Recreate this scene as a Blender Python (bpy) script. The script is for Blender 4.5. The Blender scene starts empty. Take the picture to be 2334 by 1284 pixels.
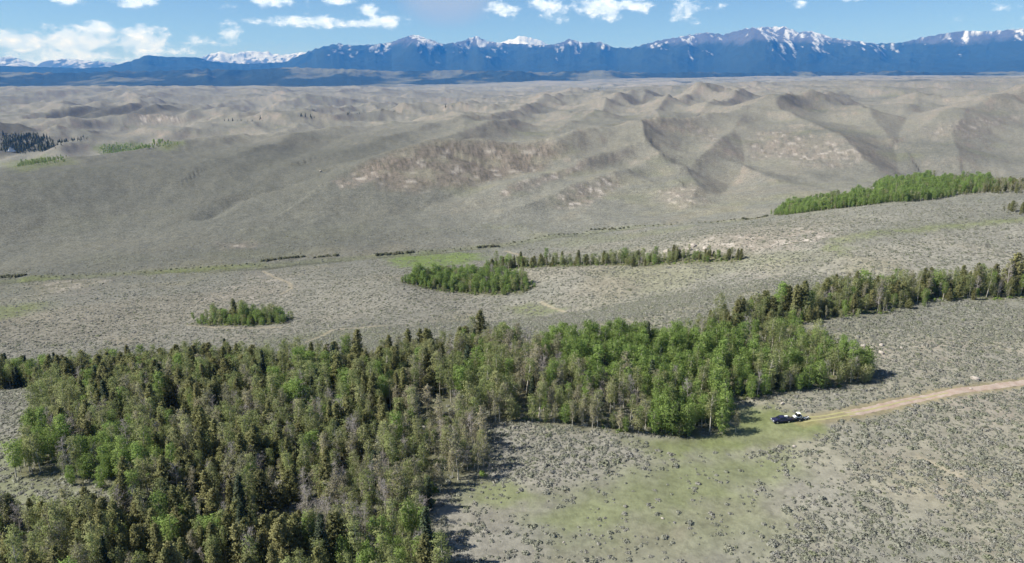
import bpy, bmesh, math, random
import numpy as np
from mathutils import Vector, Matrix

random.seed(7)
RNG = np.random.default_rng(11)
SC = bpy.context.scene
COL = SC.collection
W0, H0, FPX = 2334.0, 1284.0, 1667.0
PITCH = math.radians(15.8)
CP, SP = math.cos(PITCH), math.sin(PITCH)
CAMZ = 100.0            # metres above the camp site
S = 1.6                 # survey unit -> metres

# ------------------------------------------------------------------ camera
cam_d = bpy.data.cameras.new('camera')
cam = bpy.data.objects.new('camera', cam_d)
COL.objects.link(cam)
cam_d.sensor_fit = 'HORIZONTAL'
cam_d.sensor_width = 36.0
cam_d.lens = 36.0 * FPX / W0
cam_d.clip_start = 0.5
cam_d.clip_end = 200000.0
cam.location = (0, 0, CAMZ)
cam.rotation_euler = (math.radians(90) - PITCH, 0, 0)
SC.camera = cam

# ------------------------------------------------------------------ light
SUN_EL = math.radians(43)
SUN_AZ = math.atan2(-0.97, -0.10)         # clockwise from +Y
to_sun = Vector((math.sin(SUN_AZ) * math.cos(SUN_EL), math.cos(SUN_AZ) * math.cos(SUN_EL), math.sin(SUN_EL)))
sun_d = bpy.data.lights.new('sun', 'SUN')
sun_d.energy = 5.0
sun_d.angle = math.radians(0.5)
sun_d.color = (1.0, 0.965, 0.91)
sun = bpy.data.objects.new('sun', sun_d)
COL.objects.link(sun)
sun.rotation_euler = to_sun.to_track_quat('Z', 'Y').to_euler()
sun.location = (0, 0, 3000)

SC.render.engine = 'CYCLES'
SC.cycles.use_denoising = True
SC.cycles.max_bounces = 6
SC.cycles.diffuse_bounces = 3
SC.cycles.transmission_bounces = 3
SC.cycles.volume_bounces = 0
SC.cycles.transparent_max_bounces = 6
SC.view_settings.view_transform = 'Standard'
SC.view_settings.look = 'None'
SC.view_settings.gamma = 1.0
SC.view_settings.exposure = 0.8
SC.view_settings.use_curve_mapping = False


def pix_dir(u, v):
    cx = (u - W0 / 2) / FPX
    cy = (H0 / 2 - v) / FPX
    return np.array([cx, CP + cy * SP, -SP + cy * CP])


def azel(u, v):
    d = pix_dir(u, v)
    d = d / np.linalg.norm(d)
    return math.atan2(d[0], d[1]), math.asin(d[2])


class NT:
    """small helper to write node trees"""
    def __init__(self, tree):
        self.t = tree
        self.n = tree.nodes
        self.l = tree.links

    def node(self, typ, **kw):
        nd = self.n.new(typ)
        for k, v in kw.items():
            setattr(nd, k, v)
        return nd

    def put(self, sock, val):
        if isinstance(val, bpy.types.NodeSocket):
            self.l.new(val, sock)
        elif val is not None:
            sock.default_value = val

    def math(self, op, a, b=None, c=None, clamp=False):
        nd = self.n.new('ShaderNodeMath')
        nd.operation = op
        nd.use_clamp = clamp
        for i, x in enumerate((a, b, c)):
            if x is not None:
                self.put(nd.inputs[i], x)
        return nd.outputs[0]

    def mix(self, f, a, b, mode='MIX'):
        nd = self.n.new('ShaderNodeMix')
        nd.data_type = 'RGBA'
        nd.blend_type = mode
        self.put(nd.inputs[0], f)
        self.put(nd.inputs[6], a)
        self.put(nd.inputs[7], b)
        return nd.outputs[2]

    def noise(self, vec, scale, detail=4.0, rough=0.55, dist=0.0):
        nd = self.n.new('ShaderNodeTexNoise')
        self.put(nd.inputs['Vector'], vec)
        nd.inputs['Scale'].default_value = scale
        nd.inputs['Detail'].default_value = detail
        nd.inputs['Roughness'].default_value = rough
        nd.inputs['Distortion'].default_value = dist
        return nd.outputs['Fac']

    def ramp(self, f, stops):
        nd = self.n.new('ShaderNodeValToRGB')
        cr = nd.color_ramp
        while len(cr.elements) < len(stops):
            cr.elements.new(0.5)
        for e, (p, c) in zip(cr.elements, stops):
            e.position = p
            e.color = (c[0], c[1], c[2], 1) if not isinstance(c, (int, float)) else (c, c, c, 1)
        self.put(nd.inputs[0], f)
        return nd.outputs[0]

    def smooth(self, x, a, b):
        nd = self.n.new('ShaderNodeMapRange')
        nd.interpolation_type = 'SMOOTHSTEP'
        self.put(nd.inputs[0], x)
        nd.inputs[1].default_value = a
        nd.inputs[2].default_value = b
        return nd.outputs[0]


# ------------------------------------------------------------------ world
world = bpy.data.worlds.new('World')
SC.world = world
world.use_nodes = True
wt = NT(world.node_tree)
wt.n.clear()
out = wt.node('ShaderNodeOutputWorld')
sky = wt.node('ShaderNodeTexSky', sky_type='NISHITA')
sky.sun_disc = False
sky.sun_elevation = SUN_EL
sky.sun_rotation = SUN_AZ
sky.altitude = 2400
sky.air_density = 0.9
sky.dust_density = 0.0
sky.ozone_density = 5.0
bg = wt.node('ShaderNodeBackground')
wt.l.new(sky.outputs[0], bg.inputs[0])
bg.inputs[1].default_value = 0.066
tc = wt.node('ShaderNodeTexCoord')
sep = wt.node('ShaderNodeSeparateXYZ')
wt.l.new(tc.outputs['Generated'], sep.inputs[0])
wx, wy, wz = sep.outputs
w_az = wt.math('ARCTAN2', wx, wy)
w_el = wt.math('ARCSINE', wz)
# cumulus of the day: where each one stands (survey reading), half width, half height, weight
CLOUDS = [
    (60, 100, 130, 34, 1.0), (190, 92, 120, 36, 1.0), (310, 98, 110, 34, 1.0), (150, 128, 160, 22, .9), (400, 118, 50, 16, .8), (445, 88, 30, 16, .75),
    (526, 74, 28, 24, 1.0), (700, 50, 130, 17, .95), (830, 52, 120, 15, .9), (842, 26, 30, 22, .95), (600, 48, 60, 10, .7),
    (150, 2, 40, 12, .7), (320, 2, 60, 14, .9), (540, 12, 26, 12, .6), (640, 4, 70, 13, .8), (775, 4, 40, 10, .7),
    (1150, 20, 50, 28, .7), (1240, 14, 55, 22, .9), (1350, 22, 90, 28, 1.0), (1440, 14, 55, 18, .9), (1295, 40, 30, 14, .6),
    (1560, 22, 60, 26, .85), (1530, 42, 24, 16, .6), (1642, 15, 18, 10, .6), (1838, 8, 24, 9, .6), (1900, -6, 90, 10, .6),
    (225, 58, 26, 10, .6), (-150, 90, 150, 40, .9), (2500, 30, 160, 30, .8),
]
mx = None
for (u, v, hw, hh, wgt) in CLOUDS:
    a, e = azel(u, v)
    ra, re_ = hw / FPX * 1.0, hh / FPX * 1.0
    da = wt.math('MULTIPLY', wt.math('SUBTRACT', w_az, a), 1 / ra)
    de = wt.math('MULTIPLY', wt.math('SUBTRACT', w_el, e), 1 / re_)
    d2 = wt.math('ADD', wt.math('MULTIPLY', da, da), wt.math('MULTIPLY', de, de))
    m = wt.math('SUBTRACT', wgt, wt.math('MULTIPLY', wt.math('SQRT', d2), wgt * 0.8))
    mx = m if mx is None else wt.math('MAXIMUM', mx, m)
cmb = wt.node('ShaderNodeCombineXYZ')
wt.l.new(w_az, cmb.inputs[0])
wt.l.new(wt.math('MULTIPLY', w_el, 1.7), cmb.inputs[1])
n1 = wt.noise(cmb.outputs[0], 28.0, 9.0, 0.62, 0.2)
n2 = wt.noise(cmb.outputs[0], 75.0, 7.0, 0.6, 0.0)
# the rest of the sky carries the same scattered cumulus
gen = wt.noise(tc.outputs['Generated'], 3.4, 6.0, 0.5)
gmask = wt.math('MULTIPLY', wt.math('SUBTRACT', gen, 0.54), 5.0)
aaz = wt.math('ABSOLUTE', w_az)
off = wt.math('MAXIMUM', wt.smooth(w_el, 0.125, 0.2), wt.smooth(aaz, 0.72, 0.85))
gmask = wt.math('SUBTRACT', wt.math('MULTIPLY', wt.math('ADD', gmask, 1.0), off), 1.0)
mx = wt.math('MAXIMUM', mx, gmask)
dens = wt.math('ADD', wt.math('MULTIPLY', mx, 0.85), wt.math('MULTIPLY', wt.math('SUBTRACT', n1, 0.55), 2.2))
dens = wt.math('ADD', dens, wt.math('MULTIPLY', wt.math('SUBTRACT', n2, 0.5), 0.7))
calpha = wt.smooth(dens, 0.08, 0.55)
# rain veil left of the middle
va, ve = azel(1020, 20)
vd = wt.math('MULTIPLY', wt.math('SUBTRACT', w_az, va), 1 / 0.075)
ved = wt.math('MULTIPLY', wt.math('SUBTRACT', w_el, ve + 0.02), 1 / 0.05)
veil = wt.math('SUBTRACT', 1.0, wt.math('ADD', wt.math('MULTIPLY', vd, vd), wt.math('MULTIPLY', ved, ved)))
veil = wt.math('MULTIPLY', wt.smooth(veil, 0.0, 0.9), 0.95)
csh = wt.smooth(wt.math('ADD', wt.math('MULTIPLY', dens, 0.5), wt.math('MULTIPLY', wt.math('SUBTRACT', n2, .5), 1.6)), 0.1, 0.9)
ccol = wt.mix(csh, (0.62, 0.72, 0.86, 1), (0.97, 0.98, 1.0, 1))
bgc = wt.node('ShaderNodeBackground')
wt.l.new(ccol, bgc.inputs[0])
bgc.inputs[1].default_value = 0.95
bgv = wt.node('ShaderNodeBackground')
bgv.inputs[0].default_value = (0.40, 0.49, 0.64, 1)
bgv.inputs[1].default_value = 0.62
ms0 = wt.node('ShaderNodeMixShader')
wt.l.new(veil, ms0.inputs[0]); wt.l.new(bg.outputs[0], ms0.inputs[1]); wt.l.new(bgv.outputs[0], ms0.inputs[2])
ms = wt.node('ShaderNodeMixShader')
wt.l.new(wt.math('MULTIPLY', calpha, 0.95), ms.inputs[0]); wt.l.new(ms0.outputs[0], ms.inputs[1]); wt.l.new(bgc.outputs[0], ms.inputs[2])
wt.l.new(ms.outputs[0], out.inputs[0])
world.cycles.sampling_method = 'MANUAL'
world.cycles.sample_map_resolution = 1024

# ------------------------------------------------------------------ noise in numpy
_perm = np.random.default_rng(3).permutation(256)
_perm = np.concatenate([_perm, _perm, _perm])
_ang = np.random.default_rng(5).uniform(0, 2 * np.pi, 256)
_gx, _gy = np.cos(_ang), np.sin(_ang)


def perlin(x, y, seed=0):
    x = np.asarray(x, float) + seed * 17.37
    y = np.asarray(y, float) + seed * 9.71
    xi, yi = np.floor(x), np.floor(y)
    fx, fy = x - xi, y - yi
    xi = xi.astype(np.int64) & 255
    yi = yi.astype(np.int64) & 255
    u = fx * fx * fx * (fx * (fx * 6 - 15) + 10)
    v = fy * fy * fy * (fy * (fy * 6 - 15) + 10)

    def g(ix, iy, dx, dy):
        h = _perm[_perm[ix & 255] + (iy & 255)]
        return _gx[h] * dx + _gy[h] * dy
    a = g(xi, yi, fx, fy)
    b = g(xi + 1, yi, fx - 1, fy)
    c = g(xi, yi + 1, fx, fy - 1)
    d = g(xi + 1, yi + 1, fx - 1, fy - 1)
    return ((a + u * (b - a)) * (1 - v) + (c + u * (d - c)) * v) * 1.5


def fbm(x, y, octv=5, seed=0, gain=0.5):
    s, a, t = 0, 1.0, 0
    for i in range(octv):
        s = s + a * perlin(x, y, seed + i * 3)
        t += a
        a *= gain
        x, y = x * 2.03, y * 2.03
    return s / t


def ridged(x, y, octv=5, seed=0, gain=0.5):
    s, a, t, w = 0, 1.0, 0, 1.0
    for i in range(octv):
        n = 1 - np.abs(perlin(x, y, seed + i * 3))
        n = n * n
        s = s + a * n * w
        w = np.clip(n * 1.6, 0, 1)
        t += a
        a *= gain
        x, y = x * 2.07, y * 2.07
    return s / t


def sstep(x, a, b):
    t = np.clip((x - a) / (b - a), 0, 1)
    return t * t * (3 - 2 * t)


# ------------------------------------------------------------------ the lie of the land
def P(u, v, d):
    return np.array([0, 0, CAMZ]) + pix_dir(u, v) * d * S


SURVEY = [
    # creek and valley floor
    (0, 640, 400), (-200, 650, 400), (300, 622, 410), (600, 607, 420), (880, 582, 440), (1120, 562, 455), (1400, 521, 495), (1700, 497, 485),
    (1850, 474, 480), (2050, 440, 480), (2300, 415, 500), (2600, 390, 520),
    (0, 790, 265), (300, 740, 300), (550, 742, 290), (800, 700, 300), (-200, 760, 280), (300, 680, 340), (700, 640, 360), (0, 710, 320),
    (1060, 668, 315), (1250, 690, 285), (900, 650, 320), (1450, 607, 312), (1300, 640, 300), (1190, 612, 335), (1690, 592, 285), (1500, 660, 275), (1000, 600, 400), (1300, 580, 390),
    # edge of the right bench
    (1600, 546, 322), (1800, 505, 352), (2000, 466, 388), (2200, 444, 402), (2400, 430, 410), (1520, 565, 330),
    # left swell
    (0, 560, 490), (400, 540, 500), (800, 510, 530), (1100, 500, 540), (0, 470, 560), (300, 440, 640), (600, 420, 675), (-200, 480, 540),
    (0, 396, 680), (150, 370, 750), (300, 345, 850), (450, 330, 960), (650, 312, 1130), (900, 287, 1290), (-200, 420, 640),
    (900, 440, 615), (1050, 430, 625), (1200, 460, 590), (1400, 470, 575), (1600, 455, 590), (1800, 410, 660), (1950, 395, 690), (2150, 370, 720), (2334, 350, 760), (2600, 330, 800),
    # behind the swell: side valley
    (20, 350, 1330), (100, 345, 1350), (250, 338, 1400), (400, 322, 1500), (-200, 352, 1330), (200, 305, 1800), (420, 300, 1650), (700, 268, 2400), (560, 278, 2000), (850, 258, 2700), (1010, 244, 3100), (1200, 228, 3600),
    # far plain
    (0, 228, 3200), (300, 225, 3400), (600, 222, 3700), (0, 205, 5000), (400, 203, 5500), (800, 203, 6000), (1100, 203, 6200),
    (-200, 200, 6500), (300, 198, 7500), (700, 196, 8500), (1100, 193, 8500), (1400, 190, 7000), (1700, 188, 6000), (2000, 180, 6000), (2334, 176, 6500),
    (-200, 193, 9500), (400, 191, 9500), (1167, 183, 10000), (1800, 174, 9500), (2500, 171, 9000),
    (-300, 178, 14000), (400, 177, 14000), (1167, 172, 14000), (1900, 168, 14000), (2600, 168, 14000),
    # right hill mass
    (1460, 280, 1010), (1680, 256, 1250), (1795, 217, 1560), (1500, 240, 1700), (1350, 232, 2000), (1250, 262, 1350), (1900, 222, 1650), (2100, 240, 1500), (2334, 200, 1500), (2600, 190, 1500),
    (2000, 200, 2800), (1700, 198, 3200), (1500, 205, 3000), (1300, 212, 3200), (2200, 190, 3400),
    (1650, 330, 830), (1250, 380, 720), (1550, 330, 860), (2100, 320, 880), (2250, 280, 1050),
]
pts = [P(*c) for c in SURVEY]
# bench the camp stands on: close to level
for x, y, z in [(-150, 100, -1), (0, 100, 0), (150, 100, 0), (0, 40, 0), (-60, 60, 0), (60, 60, 0), (-120, 180, -2), (-60, 200, -2), (0, 200, 0), (60, 215, 0), (120, 215, 0.5), (180, 230, 1.0),
                (-110, 245, -7), (-60, 262, -5), (0, 285, -3), (50, 300, -1.5), (110, 330, 1), (170, 330, 1.5), (240, 330, 2), (-160, 210, -8), (-200, 160, -4), (200, 420, 2), (300, 420, 3), (300, 520, 4), (260, 240, 2), (-230, 240, -18)]:
    pts.append(np.array([x, y, z], float))
pts = np.array(pts)


def ctrl_coords(x, y):
    r = np.sqrt(x * x + y * y)
    t = np.clip(np.arctan2(x, y), -0.85, 0.85) * 1.4
    return t, np.log(np.maximum(r, 45.0))


_ct, _cs = ctrl_coords(pts[:, 0], pts[:, 1])
_N = len(pts)


def _phi(d2):
    return 0.5 * d2 * np.log(d2 + 1e-12)


_A = np.zeros((_N + 3, _N + 3))
_d2 = (_ct[:, None] - _ct[None]) ** 2 + (_cs[:, None] - _cs[None]) ** 2
_A[:_N, :_N] = _phi(_d2) + np.eye(_N) * 0.0006
_A[:_N, _N] = 1; _A[:_N, _N + 1] = _ct; _A[:_N, _N + 2] = _cs
_A[_N, :_N] = 1; _A[_N + 1, :_N] = _ct; _A[_N + 2, :_N] = _cs
_wgt = np.linalg.solve(_A, np.concatenate([pts[:, 2], [0, 0, 0]]))


def base_h(x, y):
    t, s = ctrl_coords(x, y)
    r = _wgt[_N] + _wgt[_N + 1] * t + _wgt[_N + 2] * s
    for i in range(_N):
        d2 = (t - _ct[i]) ** 2 + (s - _cs[i]) ** 2
        r = r + _wgt[i] * _phi(d2)
    return r


# crests and gullies (u, v, depth in survey units), reach of the left and right flank in metres, sharpness
RIDGES = [
    ([(1900, 212, 1750), (1800, 214, 1520), (1765, 238, 1300), (1850, 280, 1060), (1916, 310, 930), (1966, 351, 810), (2016, 383, 730)], 150, 80),
    ([(1800, 214, 1520), (1680, 252, 1260), (1585, 266, 1130), (1460, 276, 1010), (1468, 318, 890), (1500, 355, 800), (1530, 400, 710)], 130, 70),
    ([(1900, 222, 1650), (1961, 240, 1430), (1991, 283, 1150), (2070, 330, 900)], 110, 75),
    ([(2500, 180, 1500), (2334, 196, 1420), (2250, 222, 1330), (2150, 256, 1200), (2080, 295, 1050)], 170, 110),
    ([(1640, 201, 2500), (1535, 209, 2000), (1492, 242, 1600), (1510, 262, 1350)], 140, 80),
    ([(1480, 206, 2800), (1385, 226, 2100), (1365, 255, 1600), (1300, 272, 1320)], 140, 80),
    ([(1300, 208, 3000), (1230, 224, 2300), (1170, 252, 1800), (1060, 276, 1420)], 140, 90),
    ([(1700, 205, 2300), (1640, 226, 1800), (1600, 245, 1500)], 110, 60),
    ([(2050, 205, 2300), (2100, 222, 1900), (2060, 250, 1500)], 130, 80),
    ([(751, 414, 640), (808, 381, 690), (880, 347, 740), (978, 317, 800), (1100, 313, 825), (1250, 315, 835), (1340, 297, 920), (1440, 282, 1000)], 120, 70),
    ([(1455, 335, 850), (1340, 358, 760), (1250, 396, 680), (1130, 440, 605)], 40, 26),
    ([(1490, 372, 770), (1390, 400, 690), (1290, 440, 620), (1180, 485, 560)], 40, 26),
    ([(1560, 385, 730), (1592, 425, 650), (1580, 468, 590)], 36, 24),
    ([(1690, 350, 800), (1750, 400, 690), (1800, 430, 630)], 45, 30),
    ([(1700, 262, 1230), (1660, 300, 1010), (1610, 345, 850), (1570, 380, 750)], 75, 60),
    ([(1330, 300, 950), (1300, 325, 860), (1230, 350, 780)], 60, 45),
    ([(2200, 262, 1200), (2170, 300, 1020), (2190, 345, 860)], 80, 60),
    ([(1180, 270, 1350), (1090, 288, 1150), (1000, 306, 980)], 80, 55),
    ([(1130, 262, 1450), (985, 281, 1230), (880, 310, 1010), (740, 345, 850)], 110, 55),
    ([(900, 277, 1450), (700, 300, 1150), (600, 330, 950), (480, 372, 760)], 120, 60),
    ([(640, 300, 1300), (430, 318, 1080), (280, 345, 900)], 120, 80),
    ([(60, 262, 2400), (130, 245, 2550), (235, 229, 2650), (400, 242, 2600), (520, 256, 2500)], 200, 110),
    ([(250, 278, 2150), (360, 258, 2150), (440, 270, 2100)], 110, 80),
    ([(-60, 282, 1650), (40, 280, 1680), (110, 305, 1600)], 110, 80),
    ([(700, 238, 3300), (760, 226, 3500), (900, 236, 3200)], 160, 110),
]
GULLIES = [
    ([(760, 372, 720), (640, 393, 660), (540, 418, 620), (470, 462, 560)], 16, 7.0),
    ([(0, 640, 400), (300, 622, 410), (600, 607, 420), (880, 582, 440), (1120, 562, 455), (1400, 521, 495), (1700, 497, 485)], 14, 3.5),
    ([(1690, 290, 1000), (1700, 330, 880), (1690, 380, 760), (1640, 440, 640)], 45, 10.0),
    ([(1120, 395, 690), (1050, 440, 620), (960, 470, 580)], 40, 6.0),
    ([(2080, 250, 1500), (2040, 320, 950), (2060, 370, 750)], 60, 9.0),
]
_ridge_data = []


def seg_profile(x, y, line, vals, wl, wr, sharp):
    """signed reach to a polyline; returns interpolated value times flank profile"""
    best = np.full(x.shape, 1e18)
    prof = np.zeros(x.shape)
    for i in range(len(line) - 1):
        ax, ay = line[i]; bx, by = line[i + 1]
        dx, dy = bx - ax, by - ay
        L2 = dx * dx + dy * dy
        t = np.clip(((x - ax) * dx + (y - ay) * dy) / L2, 0, 1)
        px, py = x - (ax + t * dx), y - (ay + t * dy)
        d2 = px * px + py * py
        # side: line runs towards the viewer, so its right-hand side lies to the left in the picture
        side = dx * py - dy * px
        k = d2 < best
        best = np.where(k, d2, best)
        w = np.where(side < 0, wl, wr)
        q = np.clip(1 - np.sqrt(d2) / w, 0, 1)
        val = vals[i] + (vals[i + 1] - vals[i]) * t
        prof = np.where(k, val * q ** sharp, prof)
    return prof


def macro_h(x, y):
    h = base_h(x, y)
    r = np.sqrt(x * x + y * y)
    # rolling relief grows with distance from the bench
    k = sstep(r, 750, 2600) * (1 - 0.55 * sstep(r, 9000, 16000))
    wxn = 260 * fbm(x / 900, y / 900, 3, 40)
    wyn = 260 * fbm(x / 900, y / 900, 3, 47)
    left = sstep(-np.arctan2(x, y), -0.25, 0.25)
    rg = ridged((x + wxn + 0.35 * y) / 1150.0, (y + wyn) / 1900.0, 5, 21, 0.5)
    h = h + k * (rg - 0.42) * (40 + 30 * left)
    rg2 = ridged((x + .6 * wxn + 0.25 * y) / 520.0, (y + .6 * wyn) / 1150.0, 4, 25, 0.5)
    h = h + sstep(r, 1700, 3600) * (1 - sstep(r, 9000, 14000)) * (rg2 - 0.45) * 76 * (1 - 0.5 * sstep(r, 4500, 8000))
    # side valleys cut into the hill country; the crests below stand above them
    az = np.arctan2(x, y)
    cut = sstep(r, 980, 1500) * (1 - sstep(r, 3800, 6500)) * sstep(az, -0.16, 0.02)
    cut = np.maximum(cut, 0.55 * sstep(r, 1150, 1700) * (1 - sstep(r, 2400, 4200)))
    h = h - 44.0 * cut
    h = h + sstep(r, 800, 1300) * (1 - sstep(r, 3000, 6000)) * 1.8 * (ridged((x + .3 * wxn + .3 * y) / 95.0, (y + .3 * wyn) / 190.0, 3, 66) - .45)
    k2 = sstep(r, 480, 900) * (1 - sstep(r, 2500, 6000))
    k2 = k2 * (0.35 + 0.65 * sstep(az, -0.2, -0.02))
    h = h + k2 * 8.0 * (ridged((x + wxn * .4 + .3 * y) / 240.0, (y + wyn * .4) / 430.0, 3, 61) - 0.45)
    for (line, vals, wl, wr, sh) in _ridge_data:
        h = h + seg_profile(x, y, line, vals, wl, wr, sh)
    return h


for (poly, wl, wr) in RIDGES:
    p3 = np.array([P(*c) for c in poly])
    cur = macro_h(p3[:, 0], p3[:, 1])
    vals = np.clip(p3[:, 2] - cur, min(9, 0.22 * wl), min(130, 0.66 * wr))
    vals[-1] *= 0.6
    # note: poly runs away-to-near or left-to-right; wl is the lit flank
    _ridge_data.append(([tuple(q[:2]) for q in p3], vals, wl * S, wr * S, 1.35))
for (poly, w, dep) in GULLIES:
    p3 = np.array([P(*c) for c in poly])
    _ridge_data.append(([tuple(q[:2]) for q in p3], np.full(len(p3), -dep), w * S, w * S, 1.5))


def height(x, y):
    x = np.asarray(x, float); y = np.asarray(y, float)
    h = macro_h(x, y)
    r = np.sqrt(x * x + y * y)
    near = 1 - sstep(r, 300, 700)
    h = h + fbm(x / 38.0, y / 38.0, 4, 80) * (0.9 + 2.2 * sstep(r, 380, 1200))
    h = h + fbm(x / 5.0, y / 5.0, 3, 90) * 0.16 * near
    return h


def ground(u, v, dmin=80.0, dmax=16000.0):
    """where the sight line of a survey reading meets the land"""
    d = pix_dir(u, v)
    t = np.exp(np.linspace(math.log(dmin), math.log(dmax), 900))
    x, y, z = d[0] * t, d[1] * t, CAMZ + d[2] * t
    g = height(x, y)
    below = np.nonzero(z < g)[0]
    if len(below) == 0:
        i = int(np.argmin(z - g))
        return np.array([x[i], y[i], g[i]])
    i = below[0]
    if i > 0:
        a0, a1 = z[i - 1] - g[i - 1], z[i] - g[i]
        f = a0 / (a0 - a1)
        tt = t[i - 1] + f * (t[i] - t[i - 1])
    else:
        tt = t[0]
    x, y = d[0] * tt, d[1] * tt
    return np.array([x, y, float(height(np.array([x]), np.array([y]))[0])])


def gpoly(poly, **kw):
    return np.array([ground(u, v, **kw)[:2] for u, v in poly])


def inpoly(x, y, poly):
    r = np.zeros(x.shape, bool)
    n = len(poly)
    j = n - 1
    for i in range(n):
        xi, yi = poly[i]; xj, yj = poly[j]
        c = ((yi > y) != (yj > y)) & (x < (xj - xi) * (y - yi) / (yj - yi + 1e-12) + xi)
        r ^= c
        j = i
    return r


def polydist(x, y, line, closed=False):
    best = np.full(x.shape, 1e18)
    n = len(line)
    for i in range(n if closed else n - 1):
        ax, ay = line[i]; bx, by = line[(i + 1) % n]
        dx, dy = bx - ax, by - ay
        t = np.clip(((x - ax) * dx + (y - ay) * dy) / (dx * dx + dy * dy + 1e-9), 0, 1)
        best = np.minimum(best, (x - ax - t * dx) ** 2 + (y - ay - t * dy) ** 2)
    return np.sqrt(best)


def softpoly(x, y, poly, soft):
    """1 inside, fading to 0 outside over soft metres, ragged"""
    lo, hi = poly.min(0) - soft * 3, poly.max(0) + soft * 3
    res = np.zeros(x.shape)
    k = (x > lo[0]) & (x < hi[0]) & (y > lo[1]) & (y < hi[1])
    if not k.any():
        return res
    xs, ys = x[k], y[k]
    d = polydist(xs, ys, poly, True)
    d = np.where(inpoly(xs, ys, poly), d, -d)
    d = d + fbm(xs / (soft * 1.6), ys / (soft * 1.6), 4, 15) * soft * 1.3
    res[k] = sstep(d, -soft, soft)
    return res


# ------------------------------------------------------------------ land cover survey
FOREST = gpoly([(-60, 890), (60, 882), (95, 905), (80, 960), (55, 1060), (40, 1092), (130, 1100), (230, 1108), (300, 1140), (250, 1175), (120, 1180), (-60, 1195), (-60, 1400), (1030, 1400), (1000, 1284),
                (965, 1215), (985, 1130), (1060, 1100), (1108, 1085), (1110, 1010), (1085, 968), (1250, 968), (1400, 986), (1560, 998), (1640, 985), (1668, 945), (1650, 905), (1700, 912), (1860, 888), (2000, 876),
                (1975, 845), (1860, 800), (1800, 770), (1600, 790), (1400, 790), (1250, 795), (1100, 785), (1000, 800), (850, 830), (650, 842), (500, 838), (300, 850), (150, 858), (0, 860), (-60, 858)])
STRIP = gpoly([(1560, 790), (1620, 790), (1800, 745), (1900, 728), (2020, 715), (2110, 690), (2400, 678), (2400, 640), (2100, 652), (1900, 672), (1700, 712), (1580, 752)])
MIDSTRIP = gpoly([(1180, 614), (1400, 606), (1600, 600), (1695, 594), (1690, 584), (1560, 582), (1420, 592), (1300, 599), (1190, 604), (1100, 612), (1090, 620)])
CLUMP = gpoly([(908, 643), (960, 657), (1060, 670), (1130, 673), (1195, 668), (1220, 655), (1190, 634), (1150, 622), (1060, 622), (980, 630)])
ISLET = gpoly([(432, 739), (500, 743), (580, 744), (648, 738), (668, 726), (600, 722), (520, 722), (460, 730)])
CREEKWOOD = gpoly([(1758, 491), (1830, 486), (1900, 477), (2000, 467), (2050, 452), (2000, 447), (1930, 455), (1850, 466), (1780, 476)])
TRUCK_XY = ground(1783, 962)

GREENS = [  # polygon, softness, colour strength, kind
    ([(880, 588), (960, 580), (1090, 578), (1110, 590), (1050, 604), (950, 612), (900, 604)], 10, 1.0),
    ([(-20, 700), (60, 695), (100, 690), (60, 716), (-20, 735)], 8, .8),
    ([(50, 632), (130, 628), (130, 636), (40, 644)], 6, .9),
    ([(330, 622), (480, 608), (600, 598), (600, 606), (480, 616), (340, 628)], 5, .8),
    ([(1150, 700), (1240, 690), (1290, 705), (1200, 725)], 6, .7),
    ([(1880, 570), (1900, 545), (2000, 525), (2334, 495), (2334, 505), (2010, 535), (1930, 555), (1920, 580)], 7, .75),
    ([(1440, 990), (1560, 1000), (1650, 985), (1700, 920), (1760, 930), (1860, 955), (1900, 985), (1800, 1010), (1700, 1025), (1520, 1040), (1440, 1010)], 4, 1.0),
    ([(1480, 1040), (1780, 1030), (1830, 1080), (1700, 1130), (1500, 1180), (1300, 1230), (1200, 1190), (1300, 1130), (1400, 1090)], 7, .75),
    ([(1040, 1110), (1160, 1100), (1260, 1130), (1150, 1160), (1060, 1150)], 4, .8),
    ([(1560, 1150), (1720, 1120), (1800, 1200), (1700, 1284), (1500, 1290), (1250, 1290), (1300, 1250)], 8, .5),
    ([(-30, 1000), (60, 1000), (60, 1090), (240, 1110), (230, 1160), (-30, 1190)], 5, .55),
    ([(200, 330), (330, 326), (420, 330), (380, 345), (240, 350)], 20, .8),
    ([(0, 372), (100, 352), (170, 372), (40, 392)], 20, .6),
    ([(560, 780), (700, 760), (880, 745), (900, 770), (700, 800)], 8, .45),
]
GREENS = [(gpoly(p), s_, a) for p, s_, a in GREENS]
CLEARING = gpoly([(1440, 992), (1560, 1002), (1650, 985), (1690, 925), (1760, 935), (1850, 950), (1920, 955), (1880, 985), (1800, 1010), (1700, 1030), (1520, 1035)])
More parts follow.
